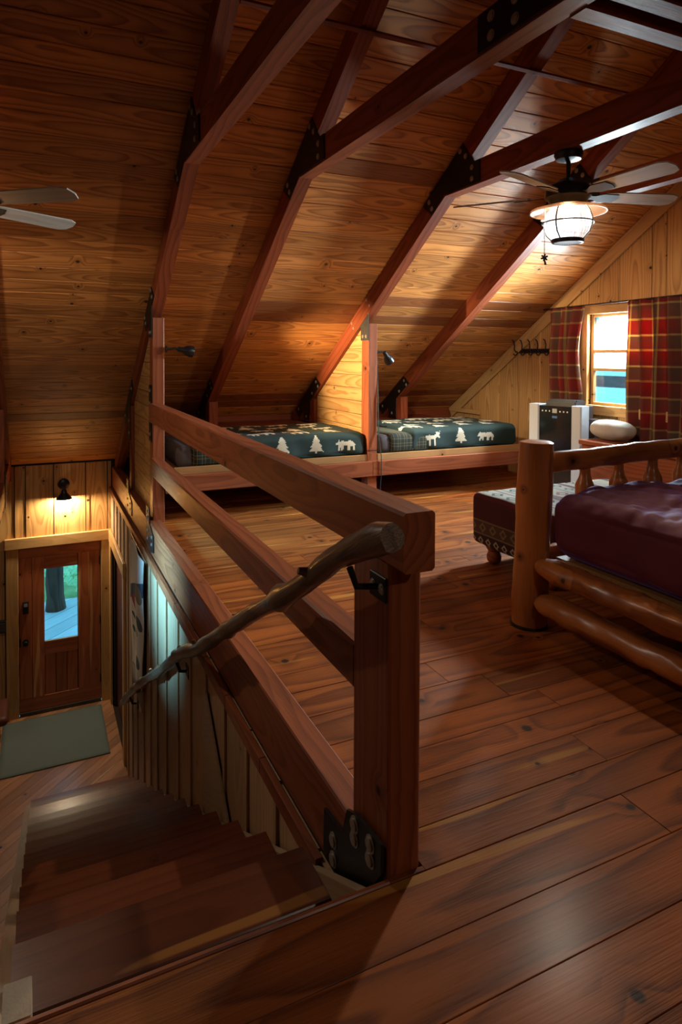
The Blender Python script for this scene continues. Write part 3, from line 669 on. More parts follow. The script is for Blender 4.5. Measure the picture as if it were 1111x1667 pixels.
# ================================================================== STAIRS
def build_stairs():
    s = empty('staircase', (0.36, 6.7, LOW)); tag(s, 'steep straight staircase of dark red cedar treads going down to the front door', 'staircase')
    rise, run = 0.2107, 0.389
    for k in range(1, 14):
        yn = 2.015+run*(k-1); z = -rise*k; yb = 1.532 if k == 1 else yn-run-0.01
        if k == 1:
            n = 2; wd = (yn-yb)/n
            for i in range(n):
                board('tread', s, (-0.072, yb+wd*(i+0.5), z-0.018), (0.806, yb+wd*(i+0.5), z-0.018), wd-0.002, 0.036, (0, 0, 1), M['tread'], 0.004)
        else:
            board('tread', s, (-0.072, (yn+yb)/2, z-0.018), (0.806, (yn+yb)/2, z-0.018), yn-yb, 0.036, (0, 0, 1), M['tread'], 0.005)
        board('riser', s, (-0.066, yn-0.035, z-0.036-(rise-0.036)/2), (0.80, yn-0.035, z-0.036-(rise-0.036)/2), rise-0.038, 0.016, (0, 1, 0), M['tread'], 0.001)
    def zs(y): return -0.355-0.5385*(y-2.16)
    prism('skirt_board', s, (0.808, 0, 0), (0, 1, -0.5385), (0, 0.5385, 1), sk([(1.56, zs(1.56)), (6.74, zs(6.74)), (6.74, LOW), (6.0, LOW), (1.56, -0.62)]), 0.0, 0.028, M['skirt'])
    prism('stringer', s, (-0.075, 0, 0), (0, 1, -0.5385), (0, 0.5385, 1), sk([(1.62, zs(1.62)-0.05), (6.72, zs(6.72)+0.0), (6.72, LOW), (6.2, LOW), (1.62, -0.75)]), 0.0, -0.045, M['skirt'])
    board('stringer_cap', s, (-0.048, 1.60, -0.30), (-0.048, 1.60, 0.0), 0.06, 0.10, (0, 1, 0), M['skirt'], 0.003)
    # short filler board leaning on the wall above the skirt
    prism('filler_board', s, (0.8265, 0, 0), (0, 1, -0.5385), (0, 0.5385, 1), sk([(3.03, -0.83), (3.50, -0.40), (3.55, -0.43), (3.55, -1.1), (3.03, -1.1)]), 0.0, 0.01, M['skirt'])
def sk(pts):
    """(y, z) points -> coordinates in the sheared stair frame (ex along the slope)"""
    ex = Vector((0, 1, -0.5385)).normalized(); ez = ex.cross(Vector((0, 0.5385, 1))).normalized(); ey = ez.cross(ex)
    return [(y*ex.y+z*ex.z, y*ey.y+z*ey.z) for y, z in pts]
build_stairs()

def build_edge_beam():
    b = empty('loft_beam', (0.915, 5.2, -0.22)); tag(b, 'long timber beam along the loft edge above the stair wall', 'beam')
    board('beam', b, (0.915, 1.775, -0.098), (0.915, 8.69, -0.098), 0.252, 0.10, (1, 0, 0), M['rail'], 0.006)
    for yy, nm in ((5.75, 0), (7.10, 1)):
        pl = prism('bracket_plate', b, (0.865, 0, 0), (0, 1, 0), (0, 0, 1), [(yy-0.19, -0.20), (yy-0.33, -0.17), (yy-0.33, -0.04), (yy-0.10, 0.03), (yy-0.10, 0.15), (yy+0.06, 0.15), (yy+0.06, -0.17)], 0.0, -0.008, M['steel'])
        for dy, dz in ((-0.25, -0.06), (-0.25, -0.12), (-0.02, 0.11), (-0.02, 0.06), (-0.04, -0.05), (-0.04, -0.12)): bolt(pl, (0.857, yy+dy, dz), (-1, 0, 0), 0.012, 0.008)
    lb = empty('left_loft_beam', (-0.33, 7, 0)); lb.name = 'edge_beam'; tag(lb, 'dark timber post and beam at the left edge of the picture beside the door', 'beam')
    board('beam', lb, (-0.335, 5.9, 0.10), (-0.335, 8.69, 0.10), 0.20, 0.10, (1, 0, 0), M['beam'], 0.006)
    board('post', lb, (-0.335, 7.17, 0.20), (-0.335, 7.17, zc(7.17, 0.2)), 0.15, 0.10, (1, 0, 0), M['beam'], 0.006)
    pl = prism('bracket_plate', lb, (-0.285, 0, 0), (0, 1, 0), (0, 0, 1), [(7.12, -0.06), (7.22, -0.06), (7.22, 0.30), (7.12, 0.30)], 0.0, 0.008, M['steel'])
    for dz in (-0.02, 0.08, 0.25): bolt(pl, (-0.277, 7.17, dz), (1, 0, 0), 0.012, 0.008)
build_edge_beam()

# ================================================================== ROOF TRUSSES
def rafter_pts(y0, y1, off0=0.0, off1=0.2):
    return [(y0, zc(y0, off0)), (y1, zc(y1, off0)), (y1, zc(y1, off1)), (y0, zc(y0, off1))]
def loc_slope(pts):
    ex = SL; ey = (Vector((1, 0, 0)).cross(ex))  # normal up-slope plane
    return [(Vector((0, y, z)).dot(ex), Vector((0, y, z)).dot(ey)) for y, z in pts]
EYS = Vector((1, 0, 0)).cross(SL)
def slope_prism(name, parent, x, pts, t, mat):
    """(y, z) polygon at X=x, thickness t towards +X, grain down the slope"""
    p2 = loc_slope(pts)
    return prism(name, parent, (x, 0, 0), SL, EYS, p2, 0.0, t, mat)
def build_truss(name, x, label, y_foot, tie=True, foot=True):
    t = empty(name, (x+0.05, y_foot, zc(y_foot, 0.2))); tag(t, label, 'roof truss', 'timber roof trusses')
    slope_prism('rafter', t, x, rafter_pts(RIDGE_Y+0.02, y_foot, 0.004, 0.2), 0.10, M['beam'])
    if tie:
        zb, zt = 2.725, 2.905
        ya = 4.405; yb = YD-(zt+0.19-ZD)/T33
        pts = [(ya, zb), (-2.45, zb), (-2.45, zt), (yb, zt)]
        prism('collar_tie', t, (x, 0, 0), (0, 1, 0), (0, 0, 1), [(ya, zb), (-2.45, zb), (-2.45, zt), (YD-(zt+0.2-ZD)/T33, zt)], 0.003, 0.103, M['beam'])
        g = prism('gusset_plate', t, (x, 0, 0), (0, 1, 0), (0, 0, 1),
                  [(4.135, zc(4.135, 0.012)), (4.04, zc(4.04, 0.2)), (4.0, 2.90), (3.93, 2.90), (3.925, 2.735), (4.398, 2.735), (4.565, zc(4.565, 0.195)), (4.70, zc(4.70, 0.012))], 0.0, -0.008, M['steel'])
        for y, z in ((4.17, 3.02), (4.10, 2.965), (4.02, 2.86), (4.02, 2.775), (4.60, 2.72), (4.56, 2.66)): bolt(g, (x-0.008, y, z), (-1, 0, 0), 0.016, 0.008)
    return t
TR = {}
TR[0] = build_truss('roof_truss', -0.375, 'leftmost dark roof truss at the left edge, mostly out of frame', 8.68)
TR[1] = build_truss('roof_truss', 0.90, 'roof truss above the loft edge, standing on the tall post by the stairwell', 8.68)
TR[2] = build_truss('roof_truss', 1.72, 'roof truss between the stairwell post and the bunk divider', 7.74)
TR[3] = build_truss('roof_truss', 2.97, 'roof truss that carries the caged ceiling fan and meets the bunk divider post', 7.74)
TR[4] = build_truss('roof_truss', 4.16, 'roof truss nearest the window gable, behind the ceiling fan', 7.74)
def foot(t, x, steel=M['steel']):
    f = prism('foot_plate', t, (x, 0, 0), (0, 1, 0), (0, 0, 1), [(7.013, zc(7.013, 0.02)), (6.877, zc(6.877, 0.19)), (7.20, zc(7.20, 0.19)), (7.21, 0.67), (7.38, 0.67), (7.39, zc(7.39, 0.19)), (7.55, zc(7.55, 0.19)), (7.66, zc(7.66, 0.03))], 0.0, -0.008, steel)
    for y, z in ((7.0, 1.14), (6.945, 1.09), (7.12, 1.0), (7.55, 0.78), (7.30, 0.71)): bolt(f, (x-0.008, y, z), (-1, 0, 0), 0.014, 0.007)
    board('foot_post', t, (x+0.05, 7.14, 0.645), (x+0.05, 7.14, zc(7.14, 0.2)), 0.13, 0.10, (1, 0, 0), M['beam'], 0.005)
for k, x in ((2, 1.72), (3, 2.97), (4, 4.16)): foot(TR[k], x)
# the loft edge truss: strap at its lower foot
fp = prism('foot_plate', TR[1], (0.90, 0, 0), (0, 1, 0), (0, 0, 1), [(7.0, zc(7.0, 0.03)), (6.90, zc(6.90, 0.19)), (7.12, zc(7.12, 0.19)), (7.12, 0.55), (7.25, 0.55), (7.25, zc(7.25, 0.19)), (7.55, zc(7.55, 0.19)), (7.65, zc(7.65, 0.03))], 0.0, -0.008, M['steel'])
for y, z in ((7.0, 1.1), (7.19, 0.62), (7.19, 0.75), (7.5, 0.78)): bolt(fp, (0.892, y, z), (-1, 0, 0))
# splice plate on the collar tie of truss 2
sp = prism('splice_plate', TR[2], (1.72, 0, 0), (0, 1, 0), (0, 0, 1), [(2.29, 2.735), (2.29, 2.895), (1.5, 2.895), (1.5, 2.735)], 0.0, -0.008, M['steel'])
for y in (2.2, 2.05, 1.7): 
    for z in (2.775, 2.855): bolt(sp, (1.712, y, z), (-1, 0, 0), 0.018, 0.008)
for x0_, x1_, y_, lab in ((1.826, 2.97, 1.80, 'cross beam between two collar ties in the top right corner'), ):
    cb = empty('cross_beam', ((x0_+x1_)/2, y_, 2.72)); tag(cb, lab, 'beam')
    board('beam', cb, (x0_, y_+0.035, 2.815), (x1_, y_+0.035, 2.815), 0.19, 0.09, (0, 1, 0), M['beam'], 0.006)
    board('beam', cb, (x0_, y_-0.12, 2.815), (x1_, y_-0.12, 2.815), 0.19, 0.09, (0, 1, 0), M['beam'], 0.006)
strip = board('conduit_strip', None, (1.0, 3.41, zc(3.41, 0.215)), (4.16, 3.41, zc(3.41, 0.215)), 0.03, 0.022, SN, M['beam'], 0.004)
tag(strip, 'thin dark strip running across under the rafters near the top', 'strip')

# ================================================================== LOFT EDGE POSTS, PARTITION, RAILING
def gusset_post(t, x, steel):
    g = prism('post_gusset', t, (x, 0, 0), (0, 1, 0), (0, 0, 1), [(5.73, zc(5.73, 0.02)), (5.60, zc(5.60, 0.19)), (5.705, zc(5.705, 0.19)), (5.705, 1.60), (5.865, 1.60), (5.865, zc(5.865, 0.22)), (6.035, zc(6.035, 0.19)), (6.15, zc(6.15, 0.02))], 0.0, -0.008, steel)
    for y, z in ((5.74, 2.0), (5.68, 1.94), (6.07, 1.78), (6.03, 1.73), (5.75, 1.64), (5.82, 1.64)): bolt(g, (x-0.008, y, z), (-1, 0, 0), 0.014, 0.007)
p1 = empty('timber_post', (0.95, 5.78, 0)); tag(p1, 'tall square post at the far end of the stair railing', 'post', 'loft posts')
board('post', p1, (0.95, 5.785, 0.0), (0.95, 5.785, zc(5.785, 0.2)-0.045), 0.15, 0.10, (1, 0, 0), M['rail'], 0.006)
gusset_post(p1, 0.90, M['steel'])
st = prism('strap_plate', p1, (0.90, 0, 0), (0, 1, 0), (0, 0, 1), [(5.73, 0.70), (5.86, 0.70), (5.86, 1.19), (5.73, 1.19)], 0.0, -0.008, M['steel'])
for z in (0.76, 0.9, 1.03, 1.14): bolt(st, (0.892, 5.795, z), (-1, 0, 0))
p3 = empty('timber_post', (3.02, 5.78, 0)); tag(p3, 'lit square post between the two bunks with a grey gusset plate', 'post', 'loft posts')
board('post', p3, (3.03, 5.785, 0.0), (3.03, 5.785, zc(5.785, 0.2)-0.045), 0.15, 0.10, (1, 0, 0), M['rail'], 0.006)
gusset_post(p3, 2.98, M['graysteel'])
p2 = board('timber_post', None, (0.95, 7.17, 0.03), (0.95, 7.17, zc(7.17, 0.2)), 0.13, 0.10, (1, 0, 0), M['beam'], 0.006)
tag(p2, 'short dark post behind the plank partition at the loft edge', 'post', 'loft posts')

def partition(name, x, y0, y1, zbase, label, mat, step=0.135):
    p = empty(name, (x, (y0+y1)/2, zbase)); tag(p, label, 'partition')
    z = zbase
    while z < zc(y0, 0.2):
        poly = [(y0, z+0.003), (y1, z+0.003), (y1, z+step-0.003), (y0, z+step-0.003)]
        poly = clip(poly, T33, 1.0, ZD+YD*T33-0.203)
        if len(poly) >= 3: prism('partition_plank', p, (x, 0, 0), (0, 1, 0), (0, 0, 1), poly, -0.010, 0.010, mat)
        z += step
    core = clip([(y0, zbase), (y1, zbase), (y1, 3), (y0, 3)], T33, 1.0, ZD+YD*T33-0.21)
    prism('backing', p, (x+0.016, 0, 0), (0, 1, 0), (0, 0, 1), core, -0.005, 0.005, M['plaster'])
partition('plank_partition', 0.945, 5.865, 7.10, 0.03, 'plank partition between the stairwell and the left bunk', M['pine'])
partition('plank_partition', 3.02, 5.865, 7.07, 0.44, 'brightly lit triangular plank divider between the two bunks', M['pine'])

def build_railing():
    r = empty('loft_railing', (0.92, 1.65, 0)); tag(r, 'heavy stained timber railing with a square newel post along the stairwell', 'railing')
    board('newel_post', r, (0.927, 1.658, -0.024), (0.927, 1.658, 0.874), 0.225, 0.104, (1, 0, 0), M['rail'], 0.008)
    board('top_rail', r, (0.918, 1.462, 0.955), (0.918, 5.705, 0.955), 0.162, 0.098, (1, 0, 0), M['rail'], 0.008)
    board('mid_rail', r, (0.924, 1.772, 0.497), (0.924, 5.705, 0.497), 0.142, 0.096, (1, 0, 0), M['rail'], 0.008)
    pl = prism('base_plate', r, (0.863, 0, 0), (0, 1, 0), (0, 0, 1), [(1.943, -0.20), (1.939, -0.048), (1.80, -0.035), (1.765, 0.06), (1.70, 0.085), (1.548, 0.098), (1.548, 0.016), (1.60, -0.06), (1.737, -0.19)], 0.0, -0.010, M['steel'])
    for y, z in ((1.861, -0.103), (1.861, -0.165), (1.71, 0.049), (1.71, 0.007), (1.609, 0.060), (1.609, 0.016)): bolt(pl, (0.853, y, z), (-1, 0, 0), 0.019, 0.010)
build_railing()

def build_handrail():
    h = empty('branch_handrail', (0.78, 4.0, -0.4)); tag(h, 'knobbly peeled branch handrail sloping down along the stair wall', 'handrail')
    pts = [(1.34, 1.01), (1.42, 0.985), (1.62, 0.895), (1.966, 0.70), (2.45, 0.435), (2.8, 0.235), (3.1, 0.075), (3.4, -0.10), (3.9, -0.345), (4.43, -0.64), (4.9, -0.93), (5.6, -1.31), (6.2, -1.68), (6.6, -1.92), (6.88, -2.09)]
    path = []; n = 70
    import bisect
    ys = [p[0] for p in pts]
    for i in range(n):
        y = 1.34+(6.88-1.34)*i/(n-1); k = min(max(bisect.bisect(ys, y)-1, 0), len(pts)-2)
        a, b = pts[k], pts[k+1]; t = (y-a[0])/(b[0]-a[0]); z = a[1]+t*(b[1]-a[1])
        path.append((0.775+0.010*math.sin(y*3.1), y, z+0.008*math.sin(y*5.3)))
    rad = [0.034+0.003*math.sin(i*0.9)+0.012*max(0, math.sin(i*1.37+0.6))**10 for i in range(n)]
    rad[0] = 0.034
    tube('rail', h, path, rad, M['branch'], 14, 0.20, 3)
    # cut twigs stubs
    for i, an in ((6, 0.3), (16, 2.2), (26, 1.3), (33, 1.8), (45, 1.2), (54, 1.9)):
        p = Vector(path[i]); d = Vector((-math.cos(an), 0.15, math.sin(an))).normalized()
        tube('knot_stub', h, [p+d*0.02, p+d*0.055], [0.016, 0.011], M['branch'], 8, 0.2, i)
    for y, z in ((1.60, 0.90), (4.05, -0.43), (6.3, -1.74)):
        b = empty('b'); b.name = 'bracket'; b.parent = h; b.matrix_local = Matrix.Translation((0, 0, 0)); WORLD[b.name] = Matrix.Translation(h.location)
        pltx = 0.85 if y > 2 else 0.874
        board('bracket_plate', h, (pltx-0.004, y+0.045, z-0.10), (pltx-0.004, y-0.045, z-0.10), 0.07, 0.008, (1, 0, 0), M['steel'], 0.002)
        tube('bracket_arm', h, [(pltx-0.004, y, z-0.10), (0.80, y, z-0.09), (0.78, y, z-0.035)], 0.010, M['steel'], 8)
        for dy in (-0.025, 0.025): bolt(h, (pltx-0.008, y+dy, z-0.10), (-1, 0, 0), 0.012, 0.006)
        bpy.data.objects.remove(b)
build_handrail()

# ================================================================== BUNKS
BEAR = [(-.5, -.30), (-.40, -.30), (-.38, -.08), (-.24, -.10), (-.22, -.30), (-.10, -.30), (-.08, -.06), (.14, -.05), (.16, -.30), (.26, -.30), (.28, -.05), (.36, -.30), (.44, -.30), (.42, .0), (.52, .02), (.60, .0), (.58, .10), (.48, .20), (.42, .27), (.36, .20), (.20, .22), (.0, .18), (-.25, .24), (-.45, .14), (-.54, .0)]
MOOSE = [(-.45, -.45), (-.38, -.45), (-.34, -.10), (-.2, -.12), (-.16, -.45), (-.09, -.45), (-.06, -.08), (.12, -.08), (.16, -.45), (.23, -.45), (.26, -.02), (.36, .05), (.52, -.02), (.60, .03), (.52, .15), (.60, .38), (.50, .28), (.46, .42), (.40, .26), (.30, .40), (.28, .22), (.15, .16), (-.15, .18), (-.40, .14), (-.48, .0)]
LEAFS = [(-.06, -.5), (.06, -.5), (.07, -.36), (.40, -.40), (.30, -.22), (.20, -.14), (.34, -.12), (.22, .04), (.14, .12), (.24, .14), (.12, .30), (0, .52), (-.13, .28), (-.24, .12), (-.13, .10), (-.20, .03), (-.33, -.14), (-.20, -.15), (-.28, -.24), (-.42, -.38), (-.07, -.37)]
def inpoly(x, y, poly):
    c = False; j = len(poly)-1
    for i in range(len(poly)):
        xi, yi = poly[i]; xj, yj = poly[j]
        if (yi > y) != (yj > y) and x < (xj-xi)*(y-yi)/(yj-yi)+xi: c = not c
        j = i
    return c
def planar_uv(me, fn):
    uv = me.uv_layers.new(name='UVMap')
    for l in me.loops:
        uv.data[l.index].uv = fn(me.vertices[l.vertex_index].co, None)
def build_bunk(name, x0, x1, label, clabel, plabel, mlabel, seed):
    b = empty(name, ((x0+x1)/2, 6.2, 0)); tag(b, label, 'bunk', 'built-in bunks')
    board('front_rail', b, (x0, 5.686, 0.329), (x1, 5.686, 0.329), 0.150, 0.045, (0, 1, 0), M['rail'], 0.006)
    board('platform_edge', b, (x0+0.08, 5.735, 0.432), (x1-0.035, 5.735, 0.432), 0.065, 0.03, (0, 1, 0), M['oak'], 0.003)
    board('platform', b, (x0+0.075, 6.42, 0.43), (x1-0.035, 6.42, 0.43), 1.33, 0.03, (0, 0, 1), M['oak'], 0.003)
    board('back_ledge', b, (x0+0.075, 7.28, 0.615), (x1-0.035, 7.28, 0.615), 1.05, 0.03, (0, 0, 1), M['beam'], 0.004)
    board('ledge_front', b, (x0+0.075, 6.745, 0.52), (x1-0.035, 6.745, 0.52), 0.15, 0.02, (0, 1, 0), M['beam'], 0.004)
    board('back_panel', b, (x0+0.075, 7.0, 0.2), (x1-0.035, 7.0, 0.2), 0.40, 0.02, (0, 1, 0), M['beam'], 0.004)
    mx0, mx1 = x0+0.11, x1-0.06
    me = rounded_box(mx1-mx0, 0.95, 0.19, 0.05, 0.05)
    m = link('mattress', me, M['mattress'], None, Matrix.Translation(((mx0+mx1)/2, 6.235, 0.447))); tag(m, mlabel, 'mattress', 'bunk mattresses')
    # plaid sheet folded over near the head
    w_ = 0.62
    me = rounded_box(w_, 0.985, 0.205, 0.055, 0.04)
    uv = me.uv_layers.new(name='UVMap')
    for l in me.loops:
        c = me.vertices[l.vertex_index].co; uv.data[l.index].uv = (c.x, c.y-c.z)
    sx = mx0+0.11
    pl = link('plaid_sheet', me, M['gplaid'], None, Matrix.Translation((sx+w_/2, 6.235, 0.449))); tag(pl, plabel, 'sheet', 'plaid bunk sheets')
    # comforter
    cx0, cx1 = mx0+0.36, mx1+0.015; L = cx1-cx0; Wd = 1.02; Hh = 0.245
    def fn(q, n):
        a = noise.noise(Vector((q.x*3.1+seed, q.y*3.7, q.z*4)))*0.010+noise.noise(Vector((q.x*9+seed, q.y*9, q.z*6)))*0.004
        if q.y < -Wd/2+0.06 and q.z < 0.09: a += 0.012*math.sin(q.x*17+seed)*max(0, min(1, (0.09-q.z)/0.15))
        if n.z < -0.5: a = 0
        return q+n*a
    me = rounded_box(L, Wd, Hh, 0.065, 0.0095, fn)
    me.materials.append(M['green']); me.materials.append(M['cream'])
    rs = random.Random(seed)
    prints = []   # (plane, u, v, size, flip, shape)
    rows = [(-0.30, 0.0), (-0.08, 0.17), (0.14, 0.05), (0.34, 0.2)]
    for v, o in rows:
        u = -L/2+0.12+o*0.6
        while u < L/2-0.1:
            prints.append(('top', u, v+rs.uniform(-.03, .03), rs.choice([0.20, 0.22, 0.24]), rs.choice([-1, 1]), rs.choice([BEAR, MOOSE, BEAR, LEAFS]))); u += rs.uniform(0.28, 0.36)
    u = -L/2+0.26
    while u < L/2-0.08:
        prints.append(('front', u, 0.02+rs.uniform(-.02, .02), 0.18, rs.choice([-1, 1]), rs.choice([BEAR, MOOSE, LEAFS]))); u += rs.uniform(0.30, 0.38)
    idx = []
    for p in me.polygons:
        c = p.center; k = 0
        fr = c.y < -Wd/2+0.045 and abs(p.normal.z) < 0.75
        if c.z > 0.06:
            for pl_, u, v, s, fl, sh in prints:
                if pl_ == 'top' and not fr: du, dv = (c.x-u)/s*fl, (c.y-v)/s
                elif pl_ == 'front' and fr: du, dv = (c.x-u)/s*fl, (c.z-Hh/2-v)/s
                else: continue
                if abs(du) < 0.62 and abs(dv) < 0.6 and inpoly(du, dv, sh): k = 1; break
        idx.append(k)
    me.polygons.foreach_set('material_index', idx)
    c = link('comforter', me, None, None, Matrix.Translation(((cx0+cx1)/2, 6.245, 0.450))); tag(c, clabel, 'comforter', 'bear print comforters')
build_bunk('built_in_bunk', 1.005, 3.01, 'built-in bunk platform under the left mattress, beside the stairwell post', 'dark green bear print comforter on the left bunk, partly behind the railing',
           'green plaid sheet at the head of the left bunk, seen through the railing', 'grey mattress on the left bunk, seen through the railing', 3)
build_bunk('built_in_bunk', 3.014, 4.93, 'built-in bunk platform on the right, beside the portable air conditioner', 'dark green bear print comforter on the right bunk beside the gable',
           'green plaid sheet at the head of the right bunk, beside the lit post', 'grey mattress at the head of the right bunk, beside the lit post', 8)

def bunk_lamp(x, y, z, tgt, label, power):
    l = empty('bunk_lamp', (x, y, z)); tag(l, label, 'lamp', 'bunk reading lamps')
    d = (Vector(tgt)-Vector((x, y, z))); d.normalize()
    lathe('wall_mount', l, (x, y, z), [(0.0, 0.0), (0.03, 0.0), (0.03, 0.012), (0.010, 0.016), (0.009, 0.05), (0, 0.05)], M['black'], 14, (1, 0, 0))
    p = Vector((x+0.05, y, z))
    tube('arm', l, [p, p+Vector((0.03, 0, 0.004)), p+d*0.02+Vector((0.045, 0, 0))], 0.008, M['black'], 8)
    h = p+Vector((0.05, 0, 0))
    lathe('lamp_shade', l, h, [(0.016, 0), (0.022, 0.01), (0.024, 0.05), (0.042, 0.08), (0.050, 0.115), (0.050, 0.14), (0.046, 0.14), (0.046, 0.115), (0.038, 0.083), (0.020, 0.055)], M['black'], 18, d)
    lathe('bulb', l, h+d*0.070, [(0.0, 0.0), (0.014, 0.0), (0.022, 0.02), (0.022, 0.034), (0.012, 0.048), (0, 0.05)], M['warmbulb'], 12, d)
    spot_light('reading_light', h+d*0.135, h+d*1.0, power, (1.0, 0.74, 0.42) if power > 50 else (1.0, 0.88, 0.68), 58 if power > 50 else 95, 0.7, 0.03)
    return l
l1 = bunk_lamp(1.0, 5.66, 1.50, (3.0, 6.02, 1.16), 'black reading lamp on the tall stairwell post, pointing along the left bunk', 260)
l2 = bunk_lamp(3.08, 5.75, 1.485, (3.42, 5.92, 1.12), 'black reading lamp on the post between the bunks, turned down', 45)
tube('power_cord', l2, [(3.088, 5.73, 1.43), (3.087, 5.70, 1.0), (3.09, 5.698, 0.7), (3.10, 5.655, 0.45), (3.10, 5.655, 0.26), (3.10, 5.68, 0.02)], 0.005, M['cord'], 6)
tube('cord_loop', l2, [(3.10, 5.90, 1.0), (3.105, 5.9, 0.84), (3.13, 5.86, 0.76), (3.20, 5.82, 0.725), (3.24, 5.80, 0.725)], 0.008, M['cord'], 6)

# ================================================================== CEILING FANS
def ceiling_fan(cx, cy, ztop, angles, label, drop=0.0, rad=0.74, power=60, pitch=0.30):
    f = empty('ceiling_fan', (cx, cy, ztop)); tag(f, label, 'ceiling fan', 'caged lantern ceiling fans')
    z = ztop
    lathe('canopy', f, (cx, cy, z), [(0, 0), (0.085, 0), (0.088, -0.02), (0.075, -0.05), (0.03, -0.062), (0, -0.062)], M['bronze'], 24)
    tube('downrod', f, [(cx, cy, z-0.06), (cx, cy, z-0.18-drop)], 0.014, M['bronze'], 10)
    zm = z-0.17-drop
    lathe('motor_housing', f, (cx, cy, zm), [(0, 0), (0.05, 0), (0.075, -0.02), (0.125, -0.045), (0.14, -0.07), (0.14, -0.115), (0.12, -0.13), (0.11, -0.165), (0, -0.165)], M['bronze'], 28)
    zb = zm-0.10
    for a in angles:
        an = math.radians(a); d = Vector((math.cos(an), math.sin(an), 0)); s = Vector((-math.sin(an), math.cos(an), 0))
        tilt = (s+Vector((0, 0, pitch))).normalized()
        c = Vector((cx, cy, zb))
        pts = [(0.24, -0.055), (0.30, -0.062), (rad-0.06, -0.072), (rad-0.015, -0.05), (rad, 0.0), (rad-0.015, 0.05), (rad-0.06, 0.072), (0.30, 0.062), (0.24, 0.055)]
        bl = prism('blade', f, c, d, tilt, pts, -0.004, 0.004, M['blade'])
        ir = [(0.10, -0.022), (0.17, -0.022), (0.22, -0.05), (0.32, -0.045), (0.335, 0.0), (0.32, 0.045), (0.22, 0.05), (0.17, 0.022), (0.10, 0.022)]
        prism('blade_iron', bl, c, d, tilt, ir, -0.010, -0.005, M['bronze'])
    zr = zm-0.165
    lathe('reflector', f, (cx, cy, zr), [(0.05, 0), (0.12, 0.0), (0.225, -0.028), (0.232, -0.045), (0.226, -0.045), (0.218, -0.034), (0.12, -0.008), (0.05, -0.008)], M['reflector'], 32)
    zg = zr-0.008
    g = lathe('globe', f, (cx, cy, zg), [(0.10, 0.0), (0.128, -0.035), (0.145, -0.08), (0.145, -0.12), (0.128, -0.165), (0.095, -0.20), (0.07, -0.212)], M['globe'], 48)
    lathe('bulb', f, (cx, cy, zg-0.004), [(0.0, 0.0), (0.018, 0.0), (0.034, -0.03), (0.036, -0.055), (0.022, -0.082), (0, -0.088)], M['bulb'], 16)
    cage = empty('c'); bpy.data.objects.remove(cage)
    lathe('bottom_ring', f, (cx, cy, zg-0.205), [(0.084, 0), (0.098, 0.004), (0.100, -0.006), (0.094, -0.018), (0.084, -0.020), (0.084, 0)], M['bronze'], 28)
    lathe('bottom_lens', f, (cx, cy, zg-0.218), [(0, 0), (0.082, 0), (0.082, -0.004), (0.03, -0.010), (0, -0.010)], M['globe'], 24)
    for i in range(4):
        an = math.radians(20+90*i); ux, uy = math.cos(an), math.sin(an)
        prof = [(0.118, 0.0), (0.140, -0.035), (0.156, -0.08), (0.156, -0.12), (0.140, -0.165), (0.10, -0.205)]
        tube('cage_bar', f, [(cx+ux*r, cy+uy*r, zg+zz) for r, zz in prof], 0.0045, M['bronze'], 6)
    n = 40
    tube('cage_ring', f, [(cx+0.156*math.cos(2*math.pi*i/n), cy+0.156*math.sin(2*math.pi*i/n), zg-0.10) for i in range(n+1)], 0.0045, M['bronze'], 6, grain=(1, 0, 0))
    ch = Vector((cx-0.118, cy+0.075, zr))
    c = tube('pull_chain', f, [ch, ch+Vector((0, 0, -0.30))], 0.0025, M['bronze'], 6)
    fx = ch+Vector((0, 0, -0.30))
    for k in range(3):
        an = math.radians(60*k+20); dd = Vector((0.9*math.cos(an)*0.022, -0.4*math.cos(an)*0.022, math.sin(an)*0.022))
        tube('chain_pull', c, [fx+dd+Vector((0, 0, -0.02)), fx-dd+Vector((0, 0, -0.02))], [0.006, 0.006], M['bronze'], 8)
    tube('chain_pull', c, [fx+Vector((0, 0, -0.03)), fx+Vector((0.01, 0, -0.065))], [0.004, 0.007], M['bronze'], 8)
    if power: point_light('fan_light', (cx, cy, zg-0.045), power, (1.0, 0.84, 0.64), 0.035)
    return f
ceiling_fan(3.02, 3.10, 2.725, [-88+72*k for k in range(5)], 'dark bronze ceiling fan with a lit caged lantern, hung from the collar tie', power=62, pitch=-0.26)
ceiling_fan(-0.44, 4.15, 2.725, [-38+72*k for k in range(5)], 'ceiling fan at the left edge, only its grey blades in view', 0.17, 0.80, power=27, pitch=-0.30)
ceiling_fan(1.77, -0.75, 2.725, [10+72*k for k in range(5)], 'unseen ceiling fan added behind the viewpoint to light the near loft', power=18)  # added out of view, its lamp brightens the near floor and newel

